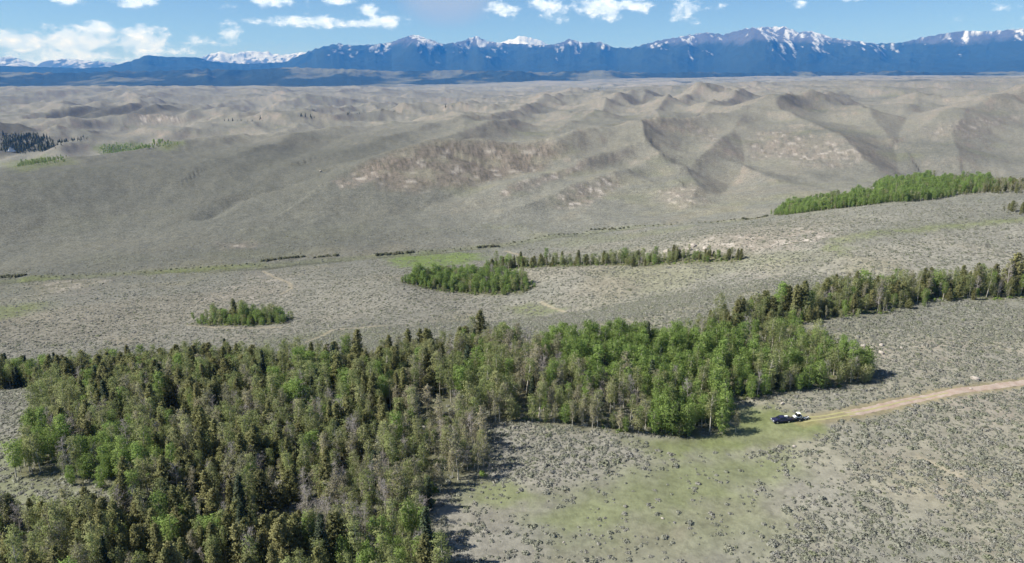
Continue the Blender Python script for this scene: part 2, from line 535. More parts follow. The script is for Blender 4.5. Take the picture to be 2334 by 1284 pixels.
BARES = [  # pale, stony or pinkish soil
    ([(1840, 340), (1900, 320), (1980, 360), (1900, 380), (1700, 350), (1740, 310), (1810, 290)], 40, .8),
    ([(760, 415), (830, 385), (900, 352), (960, 350), (900, 400), (800, 430)], 12, .9),
    ([(1090, 340), (1250, 325), (1250, 350), (1150, 400), (1060, 380)], 14, .8),
    ([(1260, 470), (1330, 425), (1400, 400), (1420, 415), (1330, 470)], 14, .9),
    ([(1130, 440), (1250, 398), (1350, 355), (1360, 362), (1250, 415), (1150, 450)], 10, .8),
    ([(1500, 440), (1580, 420), (1610, 460), (1540, 475)], 16, .6),
    ([(1560, 560), (1620, 540), (1850, 520), (1950, 535), (1850, 560), (1700, 580)], 14, .65),
    ([(1960, 790), (2200, 770), (2334, 800), (2200, 840), (2000, 830)], 7, .6),
    ([(2100, 900), (2334, 880), (2334, 960), (2200, 960)], 6, .45),
    ([(2000, 1030), (2250, 1070), (2334, 1170), (2300, 1284), (2100, 1200)], 8, .3),
    ([(550, 620), (620, 610), (680, 640), (640, 690), (560, 680)], 16, .3),
    ([(100, 640), (250, 640), (220, 680), (60, 680)], 14, .3),
    ([(480, 655), (560, 650), (540, 690), (450, 690)], 10, .3),
    ([(500, 555), (560, 550), (600, 560), (520, 570)], 10, .5),
    ([(300, 262), (360, 256), (420, 275), (330, 282)], 40, .9),
    ([(2100, 300), (2250, 270), (2334, 260), (2250, 300), (2150, 320)], 30, .5),
    ([(1560, 285), (1640, 290), (1640, 330), (1580, 310)], 20, .4),
    ([(1450, 1220), (1560, 1200), (1600, 1284), (1250, 1284)], 5, .35),
    ([(1700, 620), (1850, 640), (1800, 670), (1700, 660)], 10, .3),
]
DARK = [(gpoly(p, dmin=1250), s_) for p, s_ in [([(-40, 350), (60, 348), (120, 335), (115, 305), (60, 285), (-40, 278)], 30), ([(110, 262), (235, 238), (420, 250), (300, 262)], 40)]]
SCARP = gpoly([(815, 392), (880, 355), (980, 326), (1120, 322), (1255, 324), (1290, 345), (1180, 400), (1050, 425), (900, 435)])
BARES = [(gpoly(p), s_, a) for p, s_, a in BARES]
ROAD_PX = [(2440, 852), (2334, 872), (2240, 885), (2160, 896), (2080, 912), (2000, 930), (1930, 944), (1870, 953), (1832, 960)]
ROAD = np.array([ground(u, v)[:2] for u, v in ROAD_PX])
PATHS = [([(600, 618), (625, 632), (660, 645), (665, 658), (640, 672)], 1.6), ([(1150, 572), (1180, 580), (1200, 587)], 2.0), ([(1235, 690), (1270, 705), (1290, 712)], 1.4),
         ([(2090, 1040), (2130, 1058), (2190, 1085)], 0.9), ([(700, 780), (760, 752), (880, 742)], 2.0), ([(430, 742), (540, 748), (640, 746)], 1.5)]
PATHS = [(np.array([ground(u, v)[:2] for u, v in p]), w) for p, w in PATHS]
CREEK = np.array([P(*c)[:2] for c in GULLIES[1][0]])
WOODS = [FOREST, STRIP, MIDSTRIP, CLUMP, ISLET, CREEKWOOD]


def cover(x, y, slope, h):
    """soil and plant colour of the land itself"""
    r = np.sqrt(x * x + y * y)
    n1 = fbm(x / 60, y / 60, 5, 101)
    n2 = fbm(x / 14, y / 14, 4, 111)
    n3 = fbm(x / 420, y / 420, 5, 121)
    n4 = fbm(x / 1500, y / 2600, 4, 131)
    sage = np.array([0.25, 0.25, 0.212]); tan = np.array([0.335, 0.30, 0.225]); green = np.array([0.208, 0.237, 0.108])
    pink = np.array([0.375, 0.315, 0.265]); white = np.array([0.56, 0.52, 0.46]); grey = np.array([0.22, 0.225, 0.19]); soil = np.array([0.345, 0.328, 0.278])
    c = np.tile(sage, (len(x), 1))

    def blend(col, m):
        nonlocal c
        m = np.clip(m, 0, 1)[:, None]
        c = c * (1 - m) + col * m
    nearm = 1 - sstep(r, 380, 760)
    blend(soil, nearm * 0.7)
    blend(tan, 0.55 * sstep(n1 + 0.6 * n3, 0.0, 0.55))
    blend(grey, 0.6 * sstep(-n1 + 0.7 * n3, 0.1, 0.6))
    blend(green, 0.22 * sstep(n3 + 0.5 * n1, 0.05, 0.5))
    nb_ = fbm((x + .5 * y) / 420, (y - .5 * x) / 95, 4, 145)
    blend(np.array([0.31, 0.285, 0.225]), 0.5 * sstep(nb_, 0.05, 0.4))
    blend(np.array([0.20, 0.205, 0.17]), 0.5 * sstep(-nb_, 0.05, 0.4))
    blend(np.array([0.235, 0.25, 0.15]), 0.45 * sstep(fbm(x / 150, y / 90, 4, 146), 0.12, 0.4) * sstep(r, 300, 450))
    far = sstep(r, 700, 1500)
    blend(np.array([0.325, 0.317, 0.268]), far * 0.75 * sstep(n3, -0.5, 0.3))
    blend(pink, far * sstep(slope, 0.16, 0.42) * (0.3 + 0.7 * sstep(n2 + n1, 0, 0.6)) * 0.75)
    azm = np.arctan2(x, y)
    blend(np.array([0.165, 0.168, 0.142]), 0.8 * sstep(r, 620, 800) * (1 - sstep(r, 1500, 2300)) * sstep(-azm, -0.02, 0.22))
    for poly, s_, a in GREENS:
        blend(green * (1.03 if s_ != 10 else np.array([1.0, 1.14, .9])), a * softpoly(x, y, poly, s_) * (0.75 + 0.25 * sstep(n2, -0.4, 0.2)))
    for poly, s_, a in BARES:
        m = softpoly(x, y, poly, s_)
        blend(pink, a * m * (0.2 + 0.7 * sstep(n2, -0.25, 0.35)))
        blend(white, a * m * sstep(n2 + 0.4 * n1, 0.16, 0.34) * (r > 450))
        blend(np.array([0.13, 0.125, 0.10]), .6 * a * m * sstep(fbm(x / 7, y / 7, 3, 141), 0.10, 0.3) * (r > 800))
    m = softpoly(x, y, SCARP, 26.0)
    blend(np.array([0.255, 0.215, 0.175]), .65 * m)
    blend(np.array([0.13, 0.125, 0.10]), .7 * m * sstep(fbm(x / 6, y / 6, 3, 143), 0.0, 0.25))
    blend(white, .6 * m * sstep(fbm(x / 30, y / 22, 5, 144, .6), 0.20, 0.42))
    blend(np.array([0.30, 0.29, 0.22]), .6 * m * sstep(fbm(x / 45, y / 45, 3, 147), 0.0, 0.35))
    for poly, s_ in DARK:
        blend(np.array([0.10, 0.10, 0.085]), .7 * softpoly(x, y, poly, s_))
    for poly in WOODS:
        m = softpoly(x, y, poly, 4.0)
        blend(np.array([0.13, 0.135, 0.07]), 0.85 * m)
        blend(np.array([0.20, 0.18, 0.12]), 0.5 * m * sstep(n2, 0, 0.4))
    cd_ = polydist(x, y, CREEK) + n1 * 2.5
    blend(np.array([0.12, 0.125, 0.085]), 0.75 * (1 - sstep(cd_, 1.2, 4.0)))
    blend(green, 0.35 * sstep(cd_, 2.5, 5.0) * (1 - sstep(cd_, 8.0, 16.0)))
    for line, w in PATHS:
        k = polydist(x, y, line) + n2 * w * 0.8
        blend(np.array([0.42, 0.37, 0.27]), 0.75 * (1 - sstep(k, w * 0.5, w * 1.3)))
    rd = polydist(x, y, ROAD) + n2 * 1.2
    blend(np.array([0.30, 0.255, 0.13]), 0.6 * (1 - sstep(rd, 2.4, 4.6)))
    c *= (1 + 0.10 * n2)[:, None]
    # dark timber and meadows on the far benches
    az = np.arctan2(x, y)
    start = 13500 + 4500 * sstep(az, -0.1, 0.4) - 1500 * sstep(-az, 0.0, 0.3)
    tim = sstep(r + 3200 * n4 + 1500 * n3, start, start + 1600)
    blend(np.array([0.035, 0.05, 0.035]), 0.93 * tim)
    blend(np.array([0.12, 0.13, 0.08]), 0.55 * tim * sstep(fbm(x / 900, y / 2200, 4, 151), 0.12, 0.4))
    blend(np.array([0.40, 0.36, 0.31]), 0.55 * sstep(r, 7000, 9000) * (1 - tim) * sstep(fbm(x / 700, y / 1900, 4, 161), 0.0, 0.3) * sstep(az, -0.1, 0.15))
    spk = sstep(r, 6500, 8500) * (1 - tim) * sstep(fbm(x / 260, y / 700, 4, 171), 0.14, 0.3) * sstep(az, -0.05, 0.25)
    blend(np.array([0.05, 0.065, 0.05]), 0.7 * spk)
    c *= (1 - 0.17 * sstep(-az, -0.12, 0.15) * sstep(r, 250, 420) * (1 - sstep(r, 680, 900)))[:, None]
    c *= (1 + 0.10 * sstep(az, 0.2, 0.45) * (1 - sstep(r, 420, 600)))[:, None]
    c *= (0.66 - 0.10 * sstep(r, 650, 1400) + 0.10 * sstep(r, 8000, 10000))[:, None]
    return np.clip(c, 0.01, 0.8)


def mesh_obj(name, verts, faces, mat, parent=None, smooth=False, mats=None, fmat=None):
    me = bpy.data.meshes.new(name)
    verts = np.asarray(verts, np.float32)
    faces = np.asarray(faces, np.int32)
    nf, k = faces.shape
    me.vertices.add(len(verts)); me.vertices.foreach_set('co', verts.ravel())
    me.loops.add(nf * k); me.loops.foreach_set('vertex_index', faces.ravel())
    me.polygons.add(nf)
    me.polygons.foreach_set('loop_start', np.arange(0, nf * k, k, dtype=np.int32))
    if smooth:
        me.polygons.foreach_set('use_smooth', np.ones(nf, bool))
    for m in (mats or [mat]):
        me.materials.append(m)
    if fmat is not None:
        me.polygons.foreach_set('material_index', np.asarray(fmat, np.int32))
    me.update(calc_edges=True)
    o = bpy.data.objects.new(name, me)
    COL.objects.link(o)
    if parent is not None:
        o.parent = parent
    return o


def vcol(me, c, name='cover'):
    at = me.attributes.new(name, 'FLOAT_COLOR', 'POINT')
    a = np.ones((len(me.vertices), 4), np.float32)
    a[:, :3] = c
    at.data.foreach_set('color', a.ravel())


def new_mat(name):
    m = bpy.data.materials.new(name)
    m.use_nodes = True
    nt = NT(m.node_tree)
    nt.n.clear()
    o = nt.node('ShaderNodeOutputMaterial')
    return m, nt, o


def principled(nt, o, col, rough=0.9, spec=0.1, metal=0.0, normal=None):
    b = nt.node('ShaderNodeBsdfPrincipled')
    nt.put(b.inputs['Base Color'], col)
    nt.put(b.inputs['Roughness'], rough)
    nt.put(b.inputs['Specular IOR Level'], spec)
    nt.put(b.inputs['Metallic'], metal)
    if normal is not None:
        nt.l.new(normal, b.inputs['Normal'])
    nt.l.new(b.outputs[0], o.inputs[0])
    return b


def simple_mat(name, col, rough=0.7, spec=0.3, metal=0.0, nscale=3.0, var=0.25):
    m, nt, o = new_mat(name)
    g = nt.node('ShaderNodeTexCoord')
    n = nt.noise(g.outputs['Object'], nscale, 4)
    c0 = tuple(x * (1 - var) for x in col[:3]) + (1,)
    c1 = tuple(min(1, x * (1 + var)) for x in col[:3]) + (1,)
    principled(nt, o, nt.mix(n, c0, c1), rough, spec, metal)
    return m


def land_material():
    m, nt, o = new_mat('sagebrush_land')
    at = nt.node('ShaderNodeAttribute', attribute_name='cover')
    g = nt.node('ShaderNodeNewGeometry')
    pos = g.outputs['Position']
    sp = nt.noise(pos, 0.55, 3, 0.6)
    sp2 = nt.noise(pos, 0.13, 3, 0.6)
    fine = nt.noise(pos, 2.6, 4, 0.65)
    vl = nt.node('ShaderNodeVectorMath', operation='LENGTH')
    nt.l.new(pos, vl.inputs[0])
    am = nt.math('ADD', nt.math('MULTIPLY', nt.smooth(vl.outputs['Value'], 260, 620), 0.34), 0.22)
    sh = nt.math('ADD', nt.math('MULTIPLY', nt.math('SUBTRACT', nt.smooth(sp, 0.34, 0.62), .5), am), 0.98)
    sh = nt.math('MULTIPLY', sh, nt.math('ADD', nt.math('MULTIPLY', nt.smooth(sp2, .3, .7), 0.22), 0.89))
    sh = nt.math('MULTIPLY', sh, nt.math('ADD', nt.math('MULTIPLY', fine, 0.5), 0.75))
    cb = nt.node('ShaderNodeCombineColor')
    for i in range(3):
        nt.l.new(sh, cb.inputs[i])
    col = nt.mix(1.0, at.outputs['Color'], cb.outputs[0], 'MULTIPLY')
    bump = nt.node('ShaderNodeBump')
    bump.inputs['Strength'].default_value = 0.38
    bump.inputs['Distance'].default_value = 0.6
    nt.l.new(nt.math('ADD', sp, nt.math('MULTIPLY', fine, 0.35)), bump.inputs['Height'])
    principled(nt, o, col, 0.95, 0.03, normal=bump.outputs[0])
    return m


LAND = land_material()


def tag(o, label, cat, group=None):
    o['label'] = label
    o['category'] = cat
    if group:
        o['group'] = group
    return o


# ------------------------------------------------------------------ ground sheet
azf = np.radians(np.linspace(-44, 44, 980))
azo = np.radians(np.linspace(44, 316, 62))[1:-1]
azs = np.concatenate([azf, azo])
rad = np.exp(np.concatenate([np.linspace(math.log(3), math.log(90), 14)[:-1], np.linspace(math.log(90), math.log(1000), 340)[:-1], np.linspace(math.log(1000), math.log(30000), 260)]))
nA, nR = len(azs), len(rad)
AZ, RR = np.meshgrid(azs, rad)
GX, GY = (RR * np.sin(AZ)).ravel(), (RR * np.cos(AZ)).ravel()
GZ = height(GX, GY)
gz2 = GZ.reshape(nR, nA)
dr = np.gradient(gz2, axis=0) / np.gradient(RR, axis=0)
da_ = np.gradient(gz2[:, :len(azf)], axis=1) / (RR[:, :len(azf)] * (azf[1] - azf[0]))
slope = np.zeros_like(gz2)
slope[:, :len(azf)] = np.sqrt(dr[:, :len(azf)] ** 2 + da_ ** 2)
idx = np.arange(nA * nR).reshape(nR, nA)
nx = np.roll(idx, -1, axis=1)
faces = np.stack([idx[:-1].ravel(), idx[1:].ravel(), nx[1:].ravel(), nx[:-1].ravel()], 1)
# close the middle with a small fan of quads
gv = np.stack([GX, GY, GZ], 1)
cidx = len(gv)
gv = np.vstack([gv, [[0, 0, GZ[:nA].mean()]]])
land = mesh_obj('ground', gv, faces[:, ::-1], LAND, smooth=True)
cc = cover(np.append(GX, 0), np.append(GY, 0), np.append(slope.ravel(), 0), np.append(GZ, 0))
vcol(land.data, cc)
land['kind'] = 'structure'

# ------------------------------------------------------------------ mountains
MTN_FRONT = [(-300, 150), (-100, 150), (0, 150), (90, 153), (190, 156), (250, 152), (300, 139), (335, 126), (380, 130), (450, 131), (480, 140), (560, 146), (650, 142), (680, 128), (720, 111), (770, 99), (800, 104), (850, 102),
             (890, 97), (925, 84), (945, 79), (980, 90), (1010, 101), (1050, 95), (1085, 82), (1110, 94), (1150, 99), (1200, 101), (1240, 104), (1270, 100), (1300, 89), (1330, 98), (1370, 96), (1400, 109), (1440, 109),
             (1500, 93), (1560, 82), (1610, 74), (1650, 79), (1700, 65), (1740, 62), (1790, 61), (1820, 74), (1850, 71), (1900, 87), (1950, 94), (2000, 100), (2060, 97), (2100, 86), (2150, 77), (2200, 70), (2250, 72), (2300, 68), (2334, 66), (2450, 60), (2700, 90)]
MTN_BACK = [(-300, 128), (-60, 134), (0, 131), (25, 129), (60, 139), (85, 148), (105, 139), (150, 134), (190, 137), (250, 142), (300, 150), (400, 152), (455, 133), (480, 124), (500, 117), (530, 124), (560, 117), (610, 119), (640, 127), (690, 119), (730, 121),
            (800, 130), (1000, 140), (1100, 115), (1150, 94), (1190, 82), (1230, 92), (1280, 118), (1500, 140), (2700, 140)]


def mountains(name, skyline, r0, rc, r1, nr, naz, seed, snowline, tree_top, meadow=0.0, rough=1.0):
    az = np.radians(np.linspace(-47, 47, naz))
    rr = np.concatenate([np.linspace(r0, rc, int(nr * .78)), np.linspace(rc, r1, nr - int(nr * .78) + 1)[1:]])
    A, R = np.meshgrid(az, rr)
    X, Y = R * np.sin(A), R * np.cos(A)
    sa = np.array([azel(u, v)[0] for u, v in skyline]); se = np.array([math.tan(azel(u, v)[1]) for u, v in skyline])
    tgt = np.interp(az, sa, se)
    tgt = np.maximum(tgt + 0.0010 * fbm(az * 170, az * 0 + seed, 4, seed, 0.6), 0.0008)
    q = (R - r0) / (rc - r0)
    wob = 0.16 * fbm(X / 5200, Y / 5200, 4, seed + 5)
    env = np.where(q < 1, np.clip(q + wob * q * 2, 0, 1) ** 1.15, 1 - 0.5 * (q - 1) / ((r1 - rc) / (rc - r0)))
    wx_ = X + 900 * fbm(X / 3000, Y / 3000, 3, seed + 7)
    rg = ridged(wx_ / (3600 * rough), Y / (5200 * rough), 5, seed + 11, 0.44)
    crest = rc * tgt[None, :] + CAMZ
    base = -120.0
    amp = np.clip(crest - base, 0, None)
    h = base + amp * env * (0.55 + 0.62 * rg * (0.35 + 0.65 * np.clip(env, 0, 1)))
    h += 16 * fbm(X / 420, Y / 420, 4, seed + 20) * np.clip(env, 0, 1)
    # fit the height of the range along its length to the survey of its crest
    for _ in range(3):
        act = ((h - CAMZ) / R).max(0)
        f = (tgt + 0.006) / np.maximum(act + 0.006, 1e-4)
        kern = np.ones(9) / 9
        f = np.convolve(np.pad(f, 4, mode='edge'), kern, 'valid')
        h = base + (h - base) * f[None, :]
    h -= 160 * (1 - sstep(q, 0.0, 0.05))
    gr = np.gradient(h, axis=0) / np.gradient(R, axis=0)
    ga = np.gradient(h, axis=1) / (R * (az[1] - az[0]))
    sl = np.sqrt(gr ** 2 + ga ** 2)
    x, y = X.ravel(), Y.ravel()
    rel = ((h - base) / np.maximum(np.percentile(amp, 85), 1)).ravel()
    nz = fbm(x / 700, y / 700, 5, seed + 31) + 0.5 * fbm(x / 160, y / 240, 3, seed + 35)
    rock = np.array([0.075, 0.08, 0.095]); forest = np.array([0.025, 0.035, 0.027]); snow = np.array([0.82, 0.85, 0.9])
    c = np.tile(forest, (len(x), 1))
    md_ = (meadow * sstep(fbm(x / 1500, y / 2400, 5, seed + 51) + .3 * nz, 0.0, 0.3))[:, None]
    c = c * (1 - md_) + np.array([0.15, 0.15, 0.10]) * md_
    m = sstep(rel + 0.16 * nz, tree_top, tree_top + 0.14)[:, None]
    c = c * (1 - m) + rock * m
    band = fbm(x / 190 + 3, y / 900, 5, seed + 41, 0.62)
    lee = np.clip(ga.ravel() * 0.9, -0.25, 0.25)
    sm = sstep(rel * 0.7 + 0.55 * band + 0.20 * nz - lee * 0.8, snowline, snowline + 0.24)[:, None] * 0.70
    c = c * (1 - sm) + snow * sm
    ii = np.arange(x.size).reshape(X.shape)
    f = np.stack([ii[:-1, :-1].ravel(), ii[:-1, 1:].ravel(), ii[1:, 1:].ravel(), ii[1:, :-1].ravel()], 1)
    o = mesh_obj(name, np.stack([x, y, h.ravel()], 1), f, MTN, smooth=True)
    vcol(o.data, c)
    o['kind'] = 'structure'
    return o


def mountain_material():
    m, nt, o = new_mat('mountain_cover')
    at = nt.node('ShaderNodeAttribute', attribute_name='cover')
    g = nt.node('ShaderNodeNewGeometry')
    n = nt.noise(g.outputs['Position'], 0.006, 6, 0.6)
    cb = nt.node('ShaderNodeCombineColor')
    sh = nt.math('ADD', nt.math('MULTIPLY', n, 0.7), 0.65)
    for i in range(3):
        nt.l.new(sh, cb.inputs[i])
    col = nt.mix(1.0, at.outputs['Color'], cb.outputs[0], 'MULTIPLY')
    bump = nt.node('ShaderNodeBump')
    bump.inputs['Strength'].default_value = 0.5
    bump.inputs['Distance'].default_value = 60
    nt.l.new(n, bump.inputs['Height'])
    principled(nt, o, col, 0.95, 0.02, normal=bump.outputs[0])
    return m


MTN = mountain_material()
mountains('mountains', MTN_FRONT, 19500, 26500, 30500, 190, 1150, 200, 0.675, 0.72)
mountains('foothills', [(-300, 171), (0, 168), (200, 169), (330, 164), (450, 158), (560, 160), (660, 153), (760, 158), (900, 163), (1050, 160), (1200, 166), (1350, 163), (1500, 168), (1750, 166), (2000, 167), (2334, 165), (2700, 165)], 13800, 17500, 20500, 70, 800, 320, 5.0, 5.0, 0.75, 0.45)
mountains('far_mountains', MTN_BACK, 33500, 39000, 42000, 80, 900, 260, 0.34, 0.35)

# ------------------------------------------------------------------ plant materials
def leaf_material(name, dark, light, dry, trans=0.35, dryness=0.25):
    m, nt, o = new_mat(name)
    oi = nt.node('ShaderNodeObjectInfo')
    g = nt.node('ShaderNodeNewGeometry')
    ri = g.outputs['Random Per Island']
    c = nt.mix(ri, dark + (1,), light + (1,))
    d = nt.math('MULTIPLY', nt.smooth(oi.outputs['Random'], 0.35, 1.0), dryness)
    c = nt.mix(d, c, dry + (1,))
    c = nt.mix(1.0, c, nt.ramp(nt.math('FRACT', nt.math('MULTIPLY', oi.outputs['Random'], 7.31)), [(0, .78), (1, 1.2)]), 'MULTIPLY')
    b = nt.node('ShaderNodeBsdfPrincipled')
    nt.put(b.inputs['Base Color'], c)
    b.inputs['Roughness'].default_value = 0.7
    b.inputs['Specular IOR Level'].default_value = 0.2
    t = nt.node('ShaderNodeBsdfTranslucent')
    nt.l.new(c, t.inputs[0])
    mx_ = nt.node('ShaderNodeMixShader')
    mx_.inputs[0].default_value = trans
    nt.l.new(b.outputs[0], mx_.inputs[1]); nt.l.new(t.outputs[0], mx_.inputs[2])
    nt.l.new(mx_.outputs[0], o.inputs[0])
    return m


M_VIVID = leaf_material('aspen_leaf_green', (0.16, 0.24, 0.06), (0.275, 0.375, 0.105), (0.31, 0.36, 0.13), 0.5)
M_ASPEN = leaf_material('aspen_leaf_mid', (0.185, 0.23, 0.085), (0.31, 0.345, 0.14), (0.37, 0.35, 0.19), 0.5, dryness=0.45)
M_THIN = leaf_material('aspen_leaf_sparse', (0.22, 0.24, 0.11), (0.34, 0.33, 0.18), (0.40, 0.35, 0.24), 0.45, dryness=0.6)
M_PINE = leaf_material('pine_needles', (0.145, 0.16, 0.062), (0.265, 0.265, 0.112), (0.30, 0.265, 0.13), 0.42, 0.3)
M_FIR = leaf_material('fir_needles', (0.04, 0.06, 0.035), (0.09, 0.115, 0.06), (0.09, 0.10, 0.06), 0.2, 0.2)
M_WILLOW = leaf_material('willow_leaf', (0.09, 0.10, 0.06), (0.17, 0.18, 0.10), (0.22, 0.20, 0.13), 0.3, 0.5)
M_BARK = simple_mat('aspen_bark', (0.46, 0.43, 0.36), 0.85, 0.15, nscale=6, var=0.3)
M_PBARK = simple_mat('pine_bark', (0.12, 0.09, 0.065), 0.9, 0.1, nscale=6, var=0.3)
M_TWIG = simple_mat('grey_twigs', (0.36, 0.33, 0.31), 0.9, 0.1, nscale=2, var=0.25)


def sage_material():
    m, nt, o = new_mat('sage_leaf')
    oi = nt.node('ShaderNodeObjectInfo')
    g = nt.node('ShaderNodeNewGeometry')
    r = oi.outputs['Random']
    c = nt.ramp(r, [(0.0, (0.25, 0.262, 0.195)), (0.45, (0.295, 0.30, 0.25)), (0.8, (0.32, 0.312, 0.28)), (1.0, (0.24, 0.26, 0.165))])
    n = nt.noise(g.outputs['Position'], 5.0, 3, 0.6)
    c = nt.mix(1.0, c, nt.ramp(n, [(0.25, .8), (0.75, 1.18)]), 'MULTIPLY')
    b = principled(nt, o, c, 0.9, 0.08)
    t = nt.node('ShaderNodeBsdfTranslucent')
    nt.l.new(c, t.inputs[0])
    mx_ = nt.node('ShaderNodeMixShader')
    mx_.inputs[0].default_value = 0.3
    nt.l.new(b.outputs[0], mx_.inputs[1]); nt.l.new(t.outputs[0], mx_.inputs[2])
    nt.l.new(mx_.outputs[0], o.inputs[0])
    return m


M_SAGE = sage_material()


# ------------------------------------------------------------------ plant shapes
class Geo:
    def __init__(self):
        self.v, self.f, self.n = [], [], 0

    def add(self, v, f):
        v = np.asarray(v, float); f = np.asarray(f, int)
        self.v.append(v); self.f.append(f + self.n); self.n += len(v)

    def tube(self, path, radii, sides=5):
        path = np.asarray(path, float)
        k = len(path)
        ring = []
        for i in range(k):
            t = path[min(i + 1, k - 1)] - path[max(i - 1, 0)]
            t = t / (np.linalg.norm(t) + 1e-9)
            a = np.array([1, 0, 0]) if abs(t[0]) < 0.8 else np.array([0, 1, 0])
            n1_ = np.cross(t, a); n1_ /= np.linalg.norm(n1_)
            n2_ = np.cross(t, n1_)
            th = np.arange(sides) / sides * 2 * np.pi
            ring.append(path[i] + radii[i] * (np.cos(th)[:, None] * n1_ + np.sin(th)[:, None] * n2_))
        v = np.vstack(ring)
        f = []
        for i in range(k - 1):
            for j in range(sides):
                j2 = (j + 1) % sides
                f.append((i * sides + j, i * sides + j2, (i + 1) * sides + j2, (i + 1) * sides + j))
        self.add(v, f)

    def cards(self, rng, cen, size, aspect=1.0, nvec=None, spread=0.6, axis=None):
        """small leaf sprays; nvec is the way each one roughly faces"""
        n = len(cen)
        nn = rng.normal(size=(n, 3)) if nvec is None else nvec / (np.linalg.norm(nvec, axis=1)[:, None] + 1e-9) + spread * rng.normal(size=(n, 3))
        nn /= np.linalg.norm(nn, axis=1)[:, None] + 1e-9
        a = rng.normal(size=(n, 3)) if axis is None else axis + 0.5 * rng.normal(size=(n, 3))
        a -= (a * nn).sum(1)[:, None] * nn
        a /= np.linalg.norm(a, axis=1)[:, None] + 1e-9
        b = np.cross(nn, a)
        s_ = np.asarray(size)[:, None] * 0.5
        a = a * s_ * aspect; b = b * s_
        v = np.stack([cen - a - b, cen + a - b * .6, cen + a * 1.1 + b, cen - a * .7 + b * .9], 1).reshape(-1, 3)
        self.add(v, np.arange(n * 4).reshape(n, 4))

    def mesh(self, name, mat, nrm=None):
        v = np.vstack(self.v); f = np.vstack(self.f)
        o = mesh_obj(name, v, f, mat, smooth=nrm is not None)
        me = o.data
        if nrm is not None:
            nrm = nrm / (np.linalg.norm(nrm, axis=1)[:, None] + 1e-9)
            me.normals_split_custom_set_from_vertices([tuple(q) for q in nrm])
        bpy.data.objects.remove(o)
        return me


def aspen_shape(seed, ht, rad_, low, nclump, per, leaf, mat, bark, mode='leafy'):
    rng = np.random.default_rng(seed)
    tg, cg = Geo(), Geo()
    bend = rng.normal(size=2) * 0.25
    zs = np.linspace(-0.3, ht * 0.97, 9)

    def axis_at(z):
        q = z / ht
        return np.array([bend[0] * q * q * 1.5 + 0.12 * math.sin(q * 6 + seed), bend[1] * q * q * 1.5 + 0.1 * math.cos(q * 5), z])
    tg.tube([axis_at(z) for z in zs], [0.17 * (ht / 12) * (1 - 0.85 * max(z, 0) / ht) + 0.015 for z in zs], 6)
    cents = []
    for i in range(nclump):
        q = low + (1 - low) * ((i + rng.uniform(0, 1)) / nclump)
        qq = (q - low) / (1 - low)
        prof = rad_ * (max(0.0, 1 - abs(qq - 0.56) ** 2.3 / 0.30) ** 0.6) * rng.uniform(.75, 1.12)
        th = i * 2.399 + rng.normal() * 0.4
        rr_ = prof * math.sqrt(rng.uniform(0.12, 1.0))
        a = axis_at(q * ht)
        c = a + np.array([rr_ * math.cos(th), rr_ * math.sin(th), rng.normal() * 0.25])
        cents.append(c)
        if rng.uniform() < 0.6:
            st = axis_at(max(q * ht - rr_ * 0.9 - .3, low * ht * .8))
            mid = (st + c) / 2 + np.array([0, 0, -0.1])
            tg.tube([st, mid, c], [0.05, 0.035, 0.012], 3)
    cents = np.array(cents)
    pts_, nr_ = [], []
    for c in cents:
        k = int(per * rng.uniform(0.5, 1.4))
        sg = rng.uniform(0.30, 0.52) * (rad_ / 1.7)
        off_ = rng.normal(size=(k, 3))
        pts_.append(c + off_ * sg * np.array([1, 1, 0.8]))
        nr_.append(0.55 * off_ + np.array([(c[0] - axis_at(c[2])[0]) / rad_, (c[1] - axis_at(c[2])[1]) / rad_, 0.45 + 0.5 * (c[2] / ht - .5)]) * 1.1 + 0.35 * rng.normal(size=(k, 3)))
    pts_ = np.vstack(pts_)
    cg.cards(rng, pts_, rng.uniform(0.6, 1.25, len(pts_)) * leaf, 1.0, np.vstack(nr_), 0.55)
    return tg.mesh('aspen_trunk', bark), cg.mesh('aspen_crown', mat, np.repeat(np.vstack(nr_), 4, axis=0))


